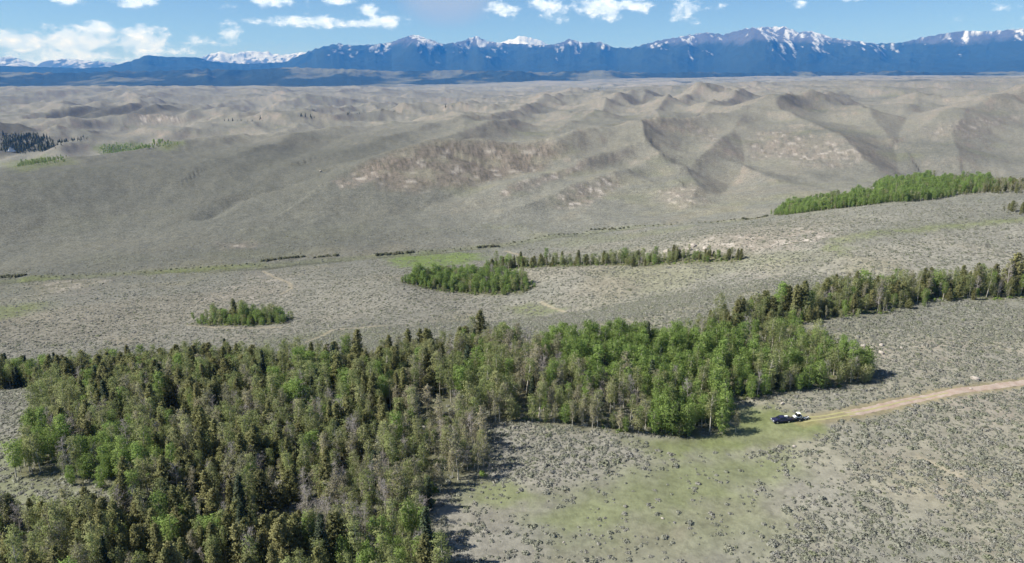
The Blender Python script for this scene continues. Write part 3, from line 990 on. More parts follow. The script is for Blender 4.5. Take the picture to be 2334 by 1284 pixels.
def pine_shape(seed, ht, rad_, n_br, per, mat, bark, narrow=False, round_top=True):
    rng = np.random.default_rng(seed)
    tg, cg = Geo(), Geo()
    zs = np.linspace(-0.3, ht * 0.97, 8)
    bx, by = rng.normal(size=2) * 0.2
    ax = lambda z: np.array([bx * (z / ht) ** 2, by * (z / ht) ** 2, z])
    tg.tube([ax(z) for z in zs], [0.2 * (ht / 11) * (1 - 0.9 * max(z, 0) / ht) + 0.015 for z in zs], 6)
    lob = rng.uniform(0.72, 1.25, 9)
    nr_ = []
    for i in range(n_br):
        q = 0.05 + 0.93 * (i + rng.uniform()) / n_br
        th = i * 2.399 + rng.normal() * 0.35
        lo = lob[int((th % (2 * np.pi)) / (2 * np.pi) * 9)]
        if narrow:
            L = rad_ * (1 - q) ** 0.9 * lo + 0.15
            rise = -0.15
        else:
            L = rad_ * lo * (min(1, q * 5) ** 0.5) * ((1 - q ** 1.9) ** 0.8) + 0.2
            rise = 0.25 + 0.5 * q
        st = ax(q * ht - (0.0 if narrow else 0.35))
        d = np.array([math.cos(th), math.sin(th), rise])
        en = st + d * L
        if i % 2 == 0:
            tg.tube([st, en], [0.04, 0.012], 3)
        k = max(6, int(per * (0.35 + L / rad_) * rng.uniform(0.7, 1.2)))
        t = rng.uniform(0.18, 1.05, k) ** 0.8
        wsp = 0.16 + 0.24 * t * (L / rad_)
        c = st + d * (L * t)[:, None] + rng.normal(size=(k, 3)) * wsp[:, None] * np.array([1, 1, .75])
        axv = np.tile(d + np.array([0, 0, 0.5]), (k, 1))
        nr_.append(np.array([d[0], d[1], .55]) * (.4 + .8 * t)[:, None] + 0.5 * rng.normal(size=(k, 3)) + np.array([0, 0, .2]))
        cg.cards(rng, c, rng.uniform(0.16, 0.30, k), 1.7, nr_[-1], 0.5, axv)
    c = ax(ht * 0.93) + rng.normal(size=(int(per * 1.5), 3)) * np.array([.22, .22, .5])
    nr_.append(rng.normal(size=(len(c), 3)) * .6 + np.array([0, 0, .8]))
    cg.cards(rng, c, rng.uniform(0.15, 0.28, len(c)), 1.6, nr_[-1], 0.5)
    return tg.mesh('pine_trunk', bark), cg.mesh('pine_crown', mat, np.repeat(np.vstack(nr_), 4, axis=0))


def bare_shape(seed, ht, rad_, nl, leaves, mat_l):
    rng = np.random.default_rng(seed)
    tg, cg = Geo(), Geo()
    zs = np.linspace(-0.3, ht, 8)
    wob = rng.normal(size=(8, 2)) * 0.12
    path = np.array([[wob[i, 0] * i / 4, wob[i, 1] * i / 4, zs[i]] for i in range(8)])
    tg.tube(path, [0.17 * (ht / 11) * (1 - 0.9 * max(z, 0) / ht) + 0.012 for z in zs], 5)
    tips = []
    for i in range(nl):
        q = 0.22 + 0.76 * (i + rng.uniform()) / nl
        z = q * ht
        j = min(6, int(np.searchsorted(zs, z) - 1))
        f_ = (z - zs[j]) / (zs[j + 1] - zs[j])
        st = path[j] * (1 - f_) + path[j + 1] * f_
        th = i * 2.4 + rng.normal() * .5
        L = rad_ * (0.45 + 0.75 * math.sin(math.pi * min(1, .15 + .8 * q))) * rng.uniform(.6, 1.15)
        d = np.array([math.cos(th), math.sin(th), rng.uniform(0.5, 1.3)])
        en = st + d * L * 0.7
        md = (st + en) / 2 + rng.normal(size=3) * .1
        cg.tube([st, md, en], [0.045, 0.03, 0.012], 3)
        for k in range(9):
            t = rng.uniform(0.25, 1.0)
            s2 = st + (en - st) * t
            e2 = s2 + (d * 0.5 + rng.normal(size=3) * 0.75) * L * 0.33
            cg.tube([s2, e2], [0.024, 0.010], 3)
            tips.append(e2)
            for _ in range(3):
                s3 = s2 + (e2 - s2) * rng.uniform(.3, 1)
                e3 = s3 + (rng.normal(size=3) + np.array([0, 0, .4])) * 0.32
                cg.tube([s3, e3], [0.016, 0.008], 3)
                tips.append(e3)
    return tg.mesh('bare_trunk', M_BARK), cg.mesh('bare_branches', M_TWIG), np.array(tips)


def sparse_shape(seed, ht, rad_):
    t, b, tips = bare_shape(seed, ht, rad_, 16, True, M_THIN)
    rng = np.random.default_rng(seed + 1)
    cg = Geo()
    k = rng.integers(0, len(tips), 900)
    tp_ = tips[k] + rng.normal(size=(900, 3)) * .16
    nv_ = np.stack([tp_[:, 0] / rad_, tp_[:, 1] / rad_, np.full(900, .5)], 1) + .4 * rng.normal(size=(900, 3))
    cg.cards(rng, tp_, rng.uniform(.14, .27, 900), 1.0, nv_, .5)
    return t, b, cg.mesh('sparse_crown', M_THIN, np.repeat(nv_, 4, axis=0))


def bush_mesh(seed, w, hgt, ncard, mat, name, leaf=0.17):
    """lumpy dome of small leaf sprays"""
    rng = np.random.default_rng(seed)
    g = Geo()
    nlobe = 6
    lob = rng.normal(size=(nlobe, 3)) * np.array([.30, .30, .0]) * w
    lr = rng.uniform(.55, .9, nlobe)
    th = rng.uniform(0, 2 * np.pi, ncard); ph = np.arccos(rng.uniform(-0.1, 1, ncard))
    d = np.stack([np.cos(th) * np.sin(ph), np.sin(th) * np.sin(ph), np.cos(ph)], 1)
    li = rng.integers(0, nlobe, ncard)
    c = lob[li] * .55 + d * np.array([w * .42, w * .42, hgt * .85]) * (lr[li] * rng.uniform(.55, 1.1, ncard))[:, None]
    c[:, 2] = np.maximum(c[:, 2], 0.02)
    nrm = d + np.array([0, 0, .55]) + 0.3 * rng.normal(size=(ncard, 3))
    g.cards(rng, c, rng.uniform(.6, 1.4, ncard) * leaf, 1.3, nrm, .5)
    return g.mesh(name, mat, np.repeat(nrm, 4, axis=0))


ASPEN_VIVID = [aspen_shape(100 + i, *a, M_VIVID, M_BARK) for i, a in enumerate([(11.5, 1.9, .30, 46, 40, .25), (10.5, 1.6, .26, 40, 38, .24), (12.5, 1.7, .40, 40, 40, .25), (8.0, 2.0, .10, 46, 40, .25)])]
ASPEN_MID = [aspen_shape(140 + i, *a, M_ASPEN, M_BARK) for i, a in enumerate([(11.5, 1.6, .36, 38, 30, .24), (10.0, 1.5, .30, 34, 28, .23), (12.5, 1.5, .46, 32, 30, .24), (7.5, 1.7, .12, 38, 30, .23)])]
PINE = [pine_shape(180 + i, *a, M_PINE, M_PBARK) for i, a in enumerate([(11.5, 2.2, 66, 40), (10.0, 2.4, 58, 44), (12.5, 2.0, 70, 38), (8.0, 1.9, 48, 38), (11.0, 1.6, 62, 34)])]
FIR = [pine_shape(220 + i, *a, M_FIR, M_PBARK, True) for i, a in enumerate([(13.0, 2.0, 80, 40), (9.0, 1.7, 66, 34)])]
BARE = [bare_shape(240 + i, *a, False, None)[:2] for i, a in enumerate([(10.5, 1.9, 18), (9.0, 1.7, 16), (7.0, 1.8, 16)])]
SPARSE = [sparse_shape(260 + i, *a) for i, a in enumerate([(11.5, 1.8), (10.0, 1.7), (9.0, 1.6)])]
KIND = {'vivid': ASPEN_VIVID, 'mid': ASPEN_MID, 'pine': PINE, 'fir': FIR, 'bare': BARE, 'sparse': SPARSE}


# ------------------------------------------------------------------ where the trees stand
def scatter(poly, spacing, seed, jitter=0.85, soft=0.55):
    rng = np.random.default_rng(seed)
    lo, hi = poly.min(0), poly.max(0)
    nx_, ny_ = int((hi[0] - lo[0]) / spacing) + 1, int((hi[1] - lo[1]) / spacing) + 1
    gx_, gy_ = np.meshgrid(np.arange(nx_), np.arange(ny_))
    x = lo[0] + (gx_ + 0.5 * (gy_ % 2)) * spacing + rng.uniform(-.5, .5, gx_.shape) * spacing * jitter
    y = lo[1] + gy_ * spacing + rng.uniform(-.5, .5, gx_.shape) * spacing * jitter
    x, y = x.ravel(), y.ravel()
    k = softpoly(x, y, poly, spacing * soft) > rng.uniform(.2, .8, x.shape)
    return x[k], y[k]


def project(x, y, z):
    dz = z - CAMZ
    d = y * CP - dz * SP
    return W0 / 2 + FPX * x / d, H0 / 2 - FPX * (y * SP + dz * CP) / d, d


# patches inside the big wood: centre (survey reading at the foot), radius px, kind weights
PATCH = [
    (1380, 800, 190, {'vivid': 1}), (1500, 860, 170, {'vivid': 1}), (1640, 850, 150, {'vivid': .8, 'mid': .2}), (1580, 950, 130, {'vivid': .7, 'mid': .3}), (1800, 830, 150, {'mid': .7, 'vivid': .3}), (1930, 850, 110, {'mid': .6, 'vivid': .4}),
    (1250, 900, 130, {'mid': .5, 'sparse': .3, 'vivid': .2}), (1430, 930, 110, {'mid': .4, 'sparse': .4, 'bare': .1, 'vivid': .1}), (1200, 840, 90, {'sparse': .5, 'mid': .4, 'bare': .1}), (1080, 880, 110, {'mid': .8, 'vivid': .2}),
    (950, 830, 150, {'mid': .5, 'pine': .4, 'sparse': .1}), (800, 850, 110, {'pine': .8, 'mid': .2}), (600, 860, 130, {'pine': .5, 'mid': .5}), (700, 900, 120, {'vivid': .5, 'mid': .5}), (450, 860, 130, {'pine': .9, 'mid': .1}),
    (250, 860, 140, {'pine': .95, 'mid': .05}), (60, 870, 70, {'pine': .7, 'vivid': .3}), (120, 940, 70, {'mid': .8, 'vivid': .2}), (160, 1000, 60, {'pine': .7, 'bare': .3}), (100, 1060, 100, {'vivid': .6, 'mid': .4}), (250, 1070, 90, {'vivid': .7, 'mid': .3}),
    (400, 960, 140, {'pine': .6, 'mid': .3, 'sparse': .1}), (600, 1000, 120, {'mid': .5, 'pine': .3, 'bare': .1, 'sparse': .1}), (880, 960, 110, {'pine': .7, 'mid': .3}), (1000, 980, 90, {'mid': .4, 'sparse': .4, 'bare': .2}), (1060, 1050, 70, {'sparse': .5, 'mid': .4, 'bare': .1}),
    (500, 1120, 160, {'pine': .8, 'mid': .2}), (300, 1200, 140, {'pine': .9, 'mid': .1}), (700, 1080, 130, {'pine': .7, 'mid': .3}), (860, 1100, 110, {'mid': .7, 'sparse': .2, 'bare': .1}), (800, 1200, 120, {'mid': .4, 'bare': .3, 'sparse': .3}), (640, 1260, 130, {'pine': .8, 'bare': .1, 'mid': .1}),
    (900, 1284, 100, {'vivid': .4, 'mid': .5, 'pine': .1}), (150, 1280, 120, {'mid': .5, 'pine': .4, 'sparse': .1}), (60, 1220, 80, {'pine': .6, 'mid': .4}), (400, 1300, 120, {'pine': .8, 'vivid': .2}), (980, 1120, 60, {'mid': .6, 'sparse': .4}),
]
trees = []   # kind, x, y, z, scale, rot, variant, stand


def plant(x, y, kinds, smin, smax, stand, rng):
    z = height(x, y)
    for i in range(len(x)):
        k = kinds[i]
        trees.append([k, x[i], y[i], z[i], rng.uniform(smin, smax), rng.uniform(0, 6.28), int(rng.integers(0, len(KIND[k]))), stand])


def pick(rng, w):
    ks = list(w)
    p = np.array([w[k] for k in ks], float)
    return ks[rng.choice(len(ks), p=p / p.sum())]


rng = np.random.default_rng(77)
fx, fy = scatter(FOREST, 2.8, 5)
fz = height(fx, fy)
fu, fv, fd = project(fx, fy, fz)
keep = (fu > -90) & (fu < 2420) & (fv < 1420)
fx, fy, fz, fu, fv = fx[keep], fy[keep], fz[keep], fu[keep], fv[keep]
# openings in the wood: dark gaps the picture shows
GAPS = [(985, 925, 45, 22), (1040, 945, 30, 12), (620, 1120, 40, 20), (850, 1010, 35, 22), (330, 1095, 60, 14), (560, 1210, 40, 16), (1130, 985, 40, 12), (720, 1115, 30, 12), (1010, 1010, 30, 12), (480, 1235, 30, 14)]
gk = np.ones(len(fx), bool)
for gu, gv_, gw, gh in GAPS:
    gk &= ((fu - gu) / gw) ** 2 + ((fv - gv_) / gh) ** 2 > 1
dn = fbm(fx / 16, fy / 16, 3, 300)
gk &= (dn > -0.24)
fx, fy, fu, fv = fx[gk], fy[gk], fu[gk], fv[gk]
kinds = []
for i in range(len(fx)):
    best, bw = 9, None
    for (pu, pv, pr, w) in PATCH:
        d = math.hypot((fu[i] - pu) / pr, (fv[i] - pv) / (pr * 0.55)) + rng.normal() * 0.10
        if d < best:
            best, bw = d, w
    kinds.append(pick(rng, bw))
    if kinds[-1] == 'pine' and rng.uniform() < 0.38:
        kinds[-1] = ('mid', 'mid', 'vivid', 'sparse')[int(rng.integers(0, 4))]
    if rng.uniform() < 0.02:
        kinds[-1] = 'fir'
    elif rng.uniform() < 0.06:
        kinds[-1] = 'bare'
big = (fu > 1120)
n0_ = len(trees)
plant(fx[big], fy[big], [k for k, b in zip(kinds, big) if b], .58, 1.08, 'grove', rng)
for t, e_ in zip(trees[n0_:], polydist(fx[big], fy[big], FOREST, True)):
    if e_ < 4.5 and t[0] in ('vivid', 'mid') and rng.uniform() < .75:
        t[6] = 3
        t[4] *= 1.12
plant(fx[~big], fy[~big], [k for k, b in zip(kinds, big) if not b], .55, 1.10, 'wood', rng)


def stand(poly, spacing, seed, w, smin, smax, name, bushy=0.0):
    x, y = scatter(poly, spacing, seed, soft=1.2)
    r_ = np.random.default_rng(seed)
    n0 = len(trees)
    plant(x, y, [pick(r_, w) for _ in x], smin, smax, name, r_)
    edge = polydist(x, y, poly, True)
    cl = fbm(x / 14, y / 14, 3, seed)
    for t, e_, c_ in zip(trees[n0:], edge, cl):
        t[4] *= (0.55 + 0.5 * float(sstep(e_, 0.0, 9.0))) * (1 + 0.55 * c_) * r_.lognormal(0, .13)
        if t[0] in ('vivid', 'mid') and r_.uniform() < bushy:
            t[6] = 3
            t[4] *= 1.15


stand(STRIP, 3.5, 21, {'pine': .30, 'mid': .44, 'vivid': .08, 'sparse': .10, 'bare': .08}, .68, 1.08, 'belt', .4)
stand(MIDSTRIP, 4.0, 22, {'pine': .30, 'mid': .52, 'vivid': .12, 'bare': .06}, .55, 1.05, 'far_strip', .4)
stand(CLUMP, 3.3, 23, {'vivid': .68, 'mid': .24, 'bare': .08}, .6, .95, 'oval', .7)
stand(ISLET, 3.2, 24, {'vivid': .6, 'mid': .25, 'pine': .08, 'bare': .07}, .65, 1.0, 'islet', .5)
stand(CREEKWOOD, 3.6, 25, {'vivid': .8, 'mid': .2}, .55, .95, 'creek', .5)
stand(gpoly([(1990, 465), (2050, 462), (2210, 444), (2290, 436), (2270, 418), (2150, 420), (2030, 412), (1995, 420)], dmin=600), 4.2, 26, {'vivid': .8, 'mid': .2}, .55, 1.0, 'creek', .5)
stand(gpoly([(2225, 445), (2360, 445), (2360, 425), (2240, 428)], dmin=600), 5.0, 27, {'pine': .3, 'sparse': .5, 'mid': .2}, .6, .8, 'creek')
stand(gpoly([(2270, 490), (2360, 490), (2360, 476), (2290, 478)]), 6.0, 28, {'pine': .6, 'sparse': .4}, .5, .75, 'creek')
# single trees that stand out
for (u, v, k, sc, var) in [(1676, 986, 'sparse', .72, 2), (1065, 880, 'fir', 1.15, 0), (518, 835, 'fir', .95, 0), (1095, 790, 'pine', 1.2, 2), (230, 880, 'pine', 1.35, 1), (75, 880, 'pine', 1.2, 1), (815, 830, 'pine', 1.2, 0),
                           (1200, 830, 'bare', 1.3, 0), (165, 985, 'bare', .95, 2), (310, 1060, 'bare', .85, 2), (1593, 800, 'bare', 1.15, 0), (1530, 905, 'bare', 1.0, 0), (2000, 712, 'bare', 1.0, 0), (1425, 890, 'sparse', 1.1, 0), (1115, 1088, 'bare', .55, 2)]:
    g_ = ground(u, v)
    trees.append([k, g_[0], g_[1], g_[2], sc, random.uniform(0, 6), var, 'lone'])
# timber far up the side valley
FARWOOD = [([(0, 345), (60, 350), (130, 340), (120, 318), (60, 305), (0, 300)], 10, {'fir': .9, 'pine': .1}, .6, 1.1), ([(130, 335), (205, 318), (200, 312), (125, 325)], 16, {'fir': 1}, .6, .9),
           ([(225, 345), (310, 342), (400, 333), (380, 327), (300, 328), (230, 335)], 11, {'vivid': 1}, .6, .9), ([(40, 388), (150, 376), (155, 370), (100, 366), (40, 376)], 12, {'vivid': .5, 'mid': .5}, .55, .8),
           ([(675, 270), (720, 268), (720, 264), (680, 265)], 16, {'fir': 1}, 1.0, 1.6), ([(500, 280), (600, 276), (600, 274), (500, 278)], 30, {'fir': 1}, .7, 1.1), ([(790, 261), (830, 258), (830, 256), (790, 258)], 20, {'fir': 1}, .8, 1.2),
           ([(960, 247), (1030, 245), (1030, 242), (960, 244)], 26, {'fir': 1}, .9, 1.4), ([(870, 254), (910, 252), (905, 250), (870, 252)], 24, {'fir': 1}, .8, 1.2), ([(1300, 205), (1370, 203), (1370, 200), (1310, 201)], 40, {'mid': .5, 'fir': .5}, 1.2, 1.8)]
for i, (pp, sp_, w, s0, s1) in enumerate(FARWOOD):
    stand(gpoly(pp, dmin=1250), sp_, 400 + i, w, s0, s1, 'far')
HOUSE = ground(26, 346, dmin=1250)
trees = [t for t in trees if not (t[7] == 'far' and abs(t[1] - HOUSE[0] * t[2] / HOUSE[1]) < 17 and t[2] < HOUSE[1] + 14 and t[2] > HOUSE[1] - 260)]
print('trees', len(trees))

LOOK = {'vivid': 'bright green aspen', 'mid': 'yellow-green aspen', 'sparse': 'thin-leaved tan aspen', 'pine': 'olive pine', 'fir': 'dark fir', 'bare': 'leafless grey tree'}
SHAPE = {'vivid': ['full-crowned', 'slender', 'high-crowned', 'bushy'], 'mid': ['full-crowned', 'slender', 'high-crowned', 'bushy'], 'sparse': ['spreading', 'slender', 'small-crowned'], 'pine': ['broad', 'wide squat', 'tapering', 'small rounded', 'narrow'], 'fir': ['spired', 'compact'], 'bare': ['many-branched', 'slim', 'low-forked']}
SPOT = {
    'grove': [(1600, 985, 'by the grassy pull-in'), (1900, 880, 'at the tip above the road'), (1750, 905, 'at the grove edge behind the pickup'), (1300, 975, 'above the dense shrub patch'), (1450, 985, 'at the grove edge above the grass'), (1400, 795, 'at the grove back facing the valley'), (1600, 800, 'where grove meets belt'), (1500, 880, 'deep inside the grove'), (1200, 850, 'where grove meets wood'), (1800, 800, 'along the upper grove edge')],
    'wood': [(700, 840, 'at the wood edge facing the valley'), (200, 860, 'at the far wood corner'), (1000, 810, 'at the wood edge near the grove'), (80, 1000, 'facing open shrubs'), (150, 1120, 'beside the small grassy opening'), (1080, 1050, 'beside the dense shrub patch'), (980, 1180, 'beside the thinly grown grass'), (985, 930, 'around the shaded gap of the wood'), (745, 1110, 'near the long fallen log'), (400, 960, 'deep inside the wood'), (600, 1010, 'in the mixed heart of the wood'), (500, 1150, 'in the dense pine stand'), (300, 1250, 'in the lower pine stand'), (800, 1240, 'in the grey thin wood'), (850, 960, 'in the dark middle of the wood'), (600, 1284, 'in the lowest part of the wood')],
    'belt': [(1600, 780, 'where the tree belt leaves the grove'), (1800, 735, 'in the middle of the tree belt'), (2000, 710, 'at the bulge of the tree belt'), (2250, 675, 'in the outer tree belt')],
    'far_strip': [(1200, 608, 'in the thin strip behind the oval grove'), (1400, 600, 'in the middle of the thin strip'), (1550, 590, 'among white boulders of the thin strip'), (1680, 590, 'at the bare end of the thin strip')],
    'oval': [(950, 645, 'at the pointed end of the oval grove'), (1060, 650, 'in the middle of the oval grove'), (1190, 655, 'at the blunt end of the oval grove')],
    'islet': [(470, 735, 'at the olive end of the small patch'), (620, 732, 'at the bright end of the small patch')],
    'creek': [(1800, 480, 'lining the creek near the willows'), (2000, 440, 'lining the creek bend'), (2300, 440, 'lining the upper creek')],
    'far': [(60, 330, 'around the white farmhouse'), (160, 325, 'in the row past the farmhouse'), (310, 338, 'in the green patch past the farmhouse'), (100, 375, 'in the scrub before the farmhouse'), (700, 267, 'on the far valley floor'), (1000, 244, 'on the farthest valley floor')],
    'lone': [(1676, 986, 'at the grassy pull-in by the pickup'), (1065, 880, 'among the aspens near the shaded gap'), (518, 835, 'at the wood edge facing the valley'), (1095, 790, 'at the wood edge near the grove'), (230, 880, 'at the far wood corner'), (75, 880, 'at the outermost wood corner'), (815, 830, 'on the wood edge over the valley'), (1200, 830, 'where wood and grove meet'), (165, 985, 'against dark pines at the wood end'),
             (310, 1060, 'among bright aspens at the wood end'), (1593, 800, 'where grove and tree belt meet'), (1530, 905, 'inside the bright grove'), (2000, 712, 'at the bulge of the tree belt'), (1425, 890, 'inside the grove'), (1115, 1088, 'beside the dense shrub patch')],
}
SPOT = {k: [(ground(u, v, dmin=1250 if k == 'far' else 80)[:2], t) for u, v, t in l] for k, l in SPOT.items()}
BASEH = {'vivid': [11.5, 10.5, 12.5, 8], 'mid': [11.5, 10, 12.5, 7.5], 'sparse': [11.5, 10, 9], 'pine': [11.5, 10, 12.5, 8, 11], 'fir': [13, 9], 'bare': [10.5, 9, 7]}
_tx = np.array([t[1] for t in trees]); _ty = np.array([t[2] for t in trees])
_fam = np.array([{'vivid': 0, 'mid': 0, 'sparse': 0, 'pine': 1, 'fir': 2, 'bare': 3}[t[0]] for t in trees])


def tree_label(i):
    k, x, y, z, sc_, rz, var, st = trees[i]
    ht = BASEH[k][var] * sc_
    hw = 'low' if ht < 7.5 else 'short' if ht < 9 else 'mid-height' if ht < 10.5 else 'tall' if ht < 12 else 'very tall'
    d = np.hypot(_tx - x, _ty - y); d[i] = 1e9
    nb = _fam[np.argsort(d)[:4]]
    if (nb == 3).any() and k != 'bare':
        ne = 'beside a dead tree'
    elif (nb == 2).any() and k != 'fir':
        ne = 'beside a dark fir'
    elif (nb == 1).all():
        ne = 'amid pines'
    elif (nb == 0).all():
        ne = 'amid aspens'
    else:
        ne = 'amid mixed trees' if (nb == 1).any() and (nb == 0).any() else 'amid others'
    if d.min() > 4.0:
        ne = 'standing clear'
    pl = min(SPOT[st], key=lambda q: np.hypot(q[0][0] - x, q[0][1] - y))[1]
    lab_ = ' '.join([hw, SHAPE[k][var], LOOK[k], ne, pl])
    if len(lab_.replace('-', ' ').split()) > 16:
        lab_ = ' '.join([hw, SHAPE[k][var], LOOK[k], pl])
    return lab_ if st != 'lone' else ' '.join([hw, SHAPE[k][var], LOOK[k], pl])


NAME = {'vivid': 'aspen_tree', 'mid': 'aspen_tree', 'sparse': 'aspen_tree', 'pine': 'pine_tree', 'fir': 'fir_tree', 'bare': 'dead_tree'}
CAT = {'aspen_tree': 'aspen', 'pine_tree': 'pine', 'fir_tree': 'fir', 'dead_tree': 'dead tree'}


def empty(name, loc, rz=0.0, sc=1.0):
    e = bpy.data.objects.new(name, None)
    e.empty_display_size = 0.5
    e.location = loc
    e.rotation_euler = (0, 0, rz)
    e.scale = (sc, sc, sc)
    COL.objects.link(e)
    return e


def child(name, me, parent):
    o = bpy.data.objects.new(name, me)
    o.parent = parent
    COL.objects.link(o)
    return o


def lib_collection(name, items):
    """shapes that the scattered stand uses; kept out of the scene itself"""
    c = bpy.data.collections.new(name)
    for i, meshes in enumerate(items):
        if len(meshes) == 1:
            me = meshes[0]
        else:
            vs, fs, mi, mats, n = [], [], [], [], 0
            for k, m in enumerate(meshes):
                a = np.empty(len(m.vertices) * 3, np.float32); m.vertices.foreach_get('co', a)
                f = np.empty(len(m.loops), np.int32); m.loops.foreach_get('vertex_index', f)
                vs.append(a.reshape(-1, 3)); fs.append(f.reshape(-1, 4) + n); mi += [k] * (len(f) // 4); n += len(m.vertices)
                mats.append(m.materials[0])
            o = mesh_obj(name, np.vstack(vs), np.vstack(fs), None, mats=mats, fmat=mi)
            me = o.data
            bpy.data.objects.remove(o)
        o = bpy.data.objects.new('%s_%02d' % (name, i), me)
        c.objects.link(o)
    return c


def instancer(name, coll, xyz, idx_, rot, scl, label, cat=None):
    me = bpy.data.meshes.new(name)
    me.vertices.add(len(xyz)); me.vertices.foreach_set('co', np.asarray(xyz, np.float32).ravel())
    a = me.attributes.new('idx', 'INT', 'POINT'); a.data.foreach_set('value', np.asarray(idx_, np.int32))
    a = me.attributes.new('rot', 'FLOAT_VECTOR', 'POINT'); a.data.foreach_set('vector', np.asarray(rot, np.float32).ravel())
    a = me.attributes.new('scl', 'FLOAT_VECTOR', 'POINT'); a.data.foreach_set('vector', np.asarray(scl, np.float32).ravel())
    me.update()
    o = bpy.data.objects.new(name, me)
    COL.objects.link(o)
    ng = bpy.data.node_groups.new(name + '_scatter', 'GeometryNodeTree')
    ng.interface.new_socket('Geometry', in_out='INPUT', socket_type='NodeSocketGeometry')
    ng.interface.new_socket('Geometry', in_out='OUTPUT', socket_type='NodeSocketGeometry')
    gi = ng.nodes.new('NodeGroupInput'); go = ng.nodes.new('NodeGroupOutput')
    ci = ng.nodes.new('GeometryNodeCollectionInfo')
    ci.inputs['Collection'].default_value = coll
    ci.inputs['Separate Children'].default_value = True
    ci.inputs['Reset Children'].default_value = True
    ip = ng.nodes.new('GeometryNodeInstanceOnPoints')
    ip.inputs['Pick Instance'].default_value = True

    def attr(n, typ):
        nd = ng.nodes.new('GeometryNodeInputNamedAttribute')
        nd.data_type = typ
        nd.inputs['Name'].default_value = n
        return nd.outputs['Attribute']
    ng.links.new(gi.outputs[0], ip.inputs['Points'])
    ng.links.new(ci.outputs[0], ip.inputs['Instance'])
    ng.links.new(attr('idx', 'INT'), ip.inputs['Instance Index'])
    er = ng.nodes.new('FunctionNodeEulerToRotation')
    ng.links.new(attr('rot', 'FLOAT_VECTOR'), er.inputs[0])
    ng.links.new(er.outputs[0], ip.inputs['Rotation'])
    ng.links.new(attr('scl', 'FLOAT_VECTOR'), ip.inputs['Scale'])
    ng.links.new(ip.outputs[0], go.inputs[0])
    md = o.modifiers.new('scatter', 'NODES')
    md.node_group = ng
    o['kind'] = 'stuff'
    o['label'] = label
    return o


arr_d = [t[4] / max(project(t[1], t[2], t[3])[2], 1) for t in trees]


def in_view(t):
    u, v, d = project(t[1], t[2], t[3])
    ht = 12 * t[4] * FPX / d
    return -40 < u < W0 + 40 and -10 < v and v - ht < H0 + 5


vis = [in_view(t) for t in trees]
PARTN = {'pine': ('trunk', 'crown'), 'fir': ('trunk', 'crown'), 'vivid': ('trunk', 'crown'), 'mid': ('trunk', 'crown'), 'bare': ('trunk', 'branches'), 'sparse': ('trunk', 'branches', 'crown')}
rest = {}
for nm in ('aspen_tree', 'pine_tree', 'fir_tree', 'dead_tree'):
    order = sorted([i for i, t in enumerate(trees) if NAME[t[0]] == nm], key=lambda i: (-int(vis[i]), trees[i][7] != 'lone', -arr_d[i]))
    for n_, i in enumerate(order):
        k, x, y, z, sc_, rz, var, st = trees[i]
        if n_ < 295 and vis[i]:
            e = empty(nm, (x, y, z - 0.05), rz, sc_)
            lr_ = np.random.default_rng(i)
            e.rotation_euler = (lr_.normal() * .035, lr_.normal() * .035, rz)
            wd_ = sc_ * lr_.uniform(.78, 1.1)
            e.scale = (wd_, wd_ * lr_.uniform(.9, 1.1), sc_)
            for pn, me in zip(PARTN[k], KIND[k][var]):
                child(pn, me, e)
            tag(e, tree_label(i), CAT[nm])
            e['group'] = {'grove': 'trees of the grove by the pickup', 'wood': 'trees of the mixed wood', 'belt': 'trees of the belt beyond the road', 'far_strip': 'trees of the thin strip', 'oval': 'trees of the oval grove', 'islet': 'trees of the small patch',
                          'creek': 'trees along the creek', 'far': 'trees of the side valley', 'lone': 'trees that stand out'}[st] + ', ' + LOOK[k]
        else:
            rest.setdefault(nm, []).append(i)
STUFFNAME = {'aspen_tree': ('aspen_wood', 'mass of further aspens in the groves and along the creek'), 'pine_tree': ('pine_wood', 'mass of further olive pines in the wood and strips'), 'fir_tree': ('fir_wood', 'mass of further dark conifers in the side valley'), 'dead_tree': ('dead_wood', 'mass of further leafless grey trees in the wood')}
for nm, ids in rest.items():
    ks = [k for k in KIND if NAME[k] == nm]
    items, start = [], {}
    for k in ks:
        start[k] = len(items)
        items += KIND[k]
    coll = lib_collection(nm + '_shapes', items)
    T = [trees[i] for i in ids]
    instancer(STUFFNAME[nm][0], coll, [(t[1], t[2], t[3] - .05) for t in T], [start[t[0]] + t[6] for t in T], [(.03 * math.sin(t[5] * 9), .03 * math.cos(t[5] * 7), t[5]) for t in T], [(t[4] * (1 + .15 * math.sin(t[5] * 5)), t[4] * (1 + .15 * math.sin(t[5] * 5)), t[4]) for t in T], STUFFNAME[nm][1])

# ------------------------------------------------------------------ young growth under the trees
UNDER_ME = [bush_mesh(560 + i, 1.9, 1.3, 170, M_ASPEN if i % 2 else M_VIVID, 'undergrowth', .2) for i in range(4)]
rng = np.random.default_rng(888)
ux, uy = scatter(FOREST, 2.6, 61)
ku = rng.uniform(size=len(ux)) < np.clip(.30 + 1.2 * fbm(ux / 13, uy / 13, 3, 640), .04, .8)
ux, uy = ux[ku], uy[ku]
for poly in (STRIP, CLUMP, ISLET, MIDSTRIP):
    a_, b_ = scatter(poly, 3.0, 62)
    ux, uy = np.append(ux, a_), np.append(uy, b_)
us = rng.uniform(.5, 1.25, len(ux)); ur = rng.uniform(0, 6.28, len(ux))
instancer('undergrowth', lib_collection('undergrowth_shapes', [[m] for m in UNDER_ME]), np.stack([ux, uy, height(ux, uy) - .03], 1), rng.integers(0, 4, len(ux)), np.stack([0 * ur, 0 * ur, ur], 1), np.stack([us, us, us], 1), 'low green young growth under the trees')

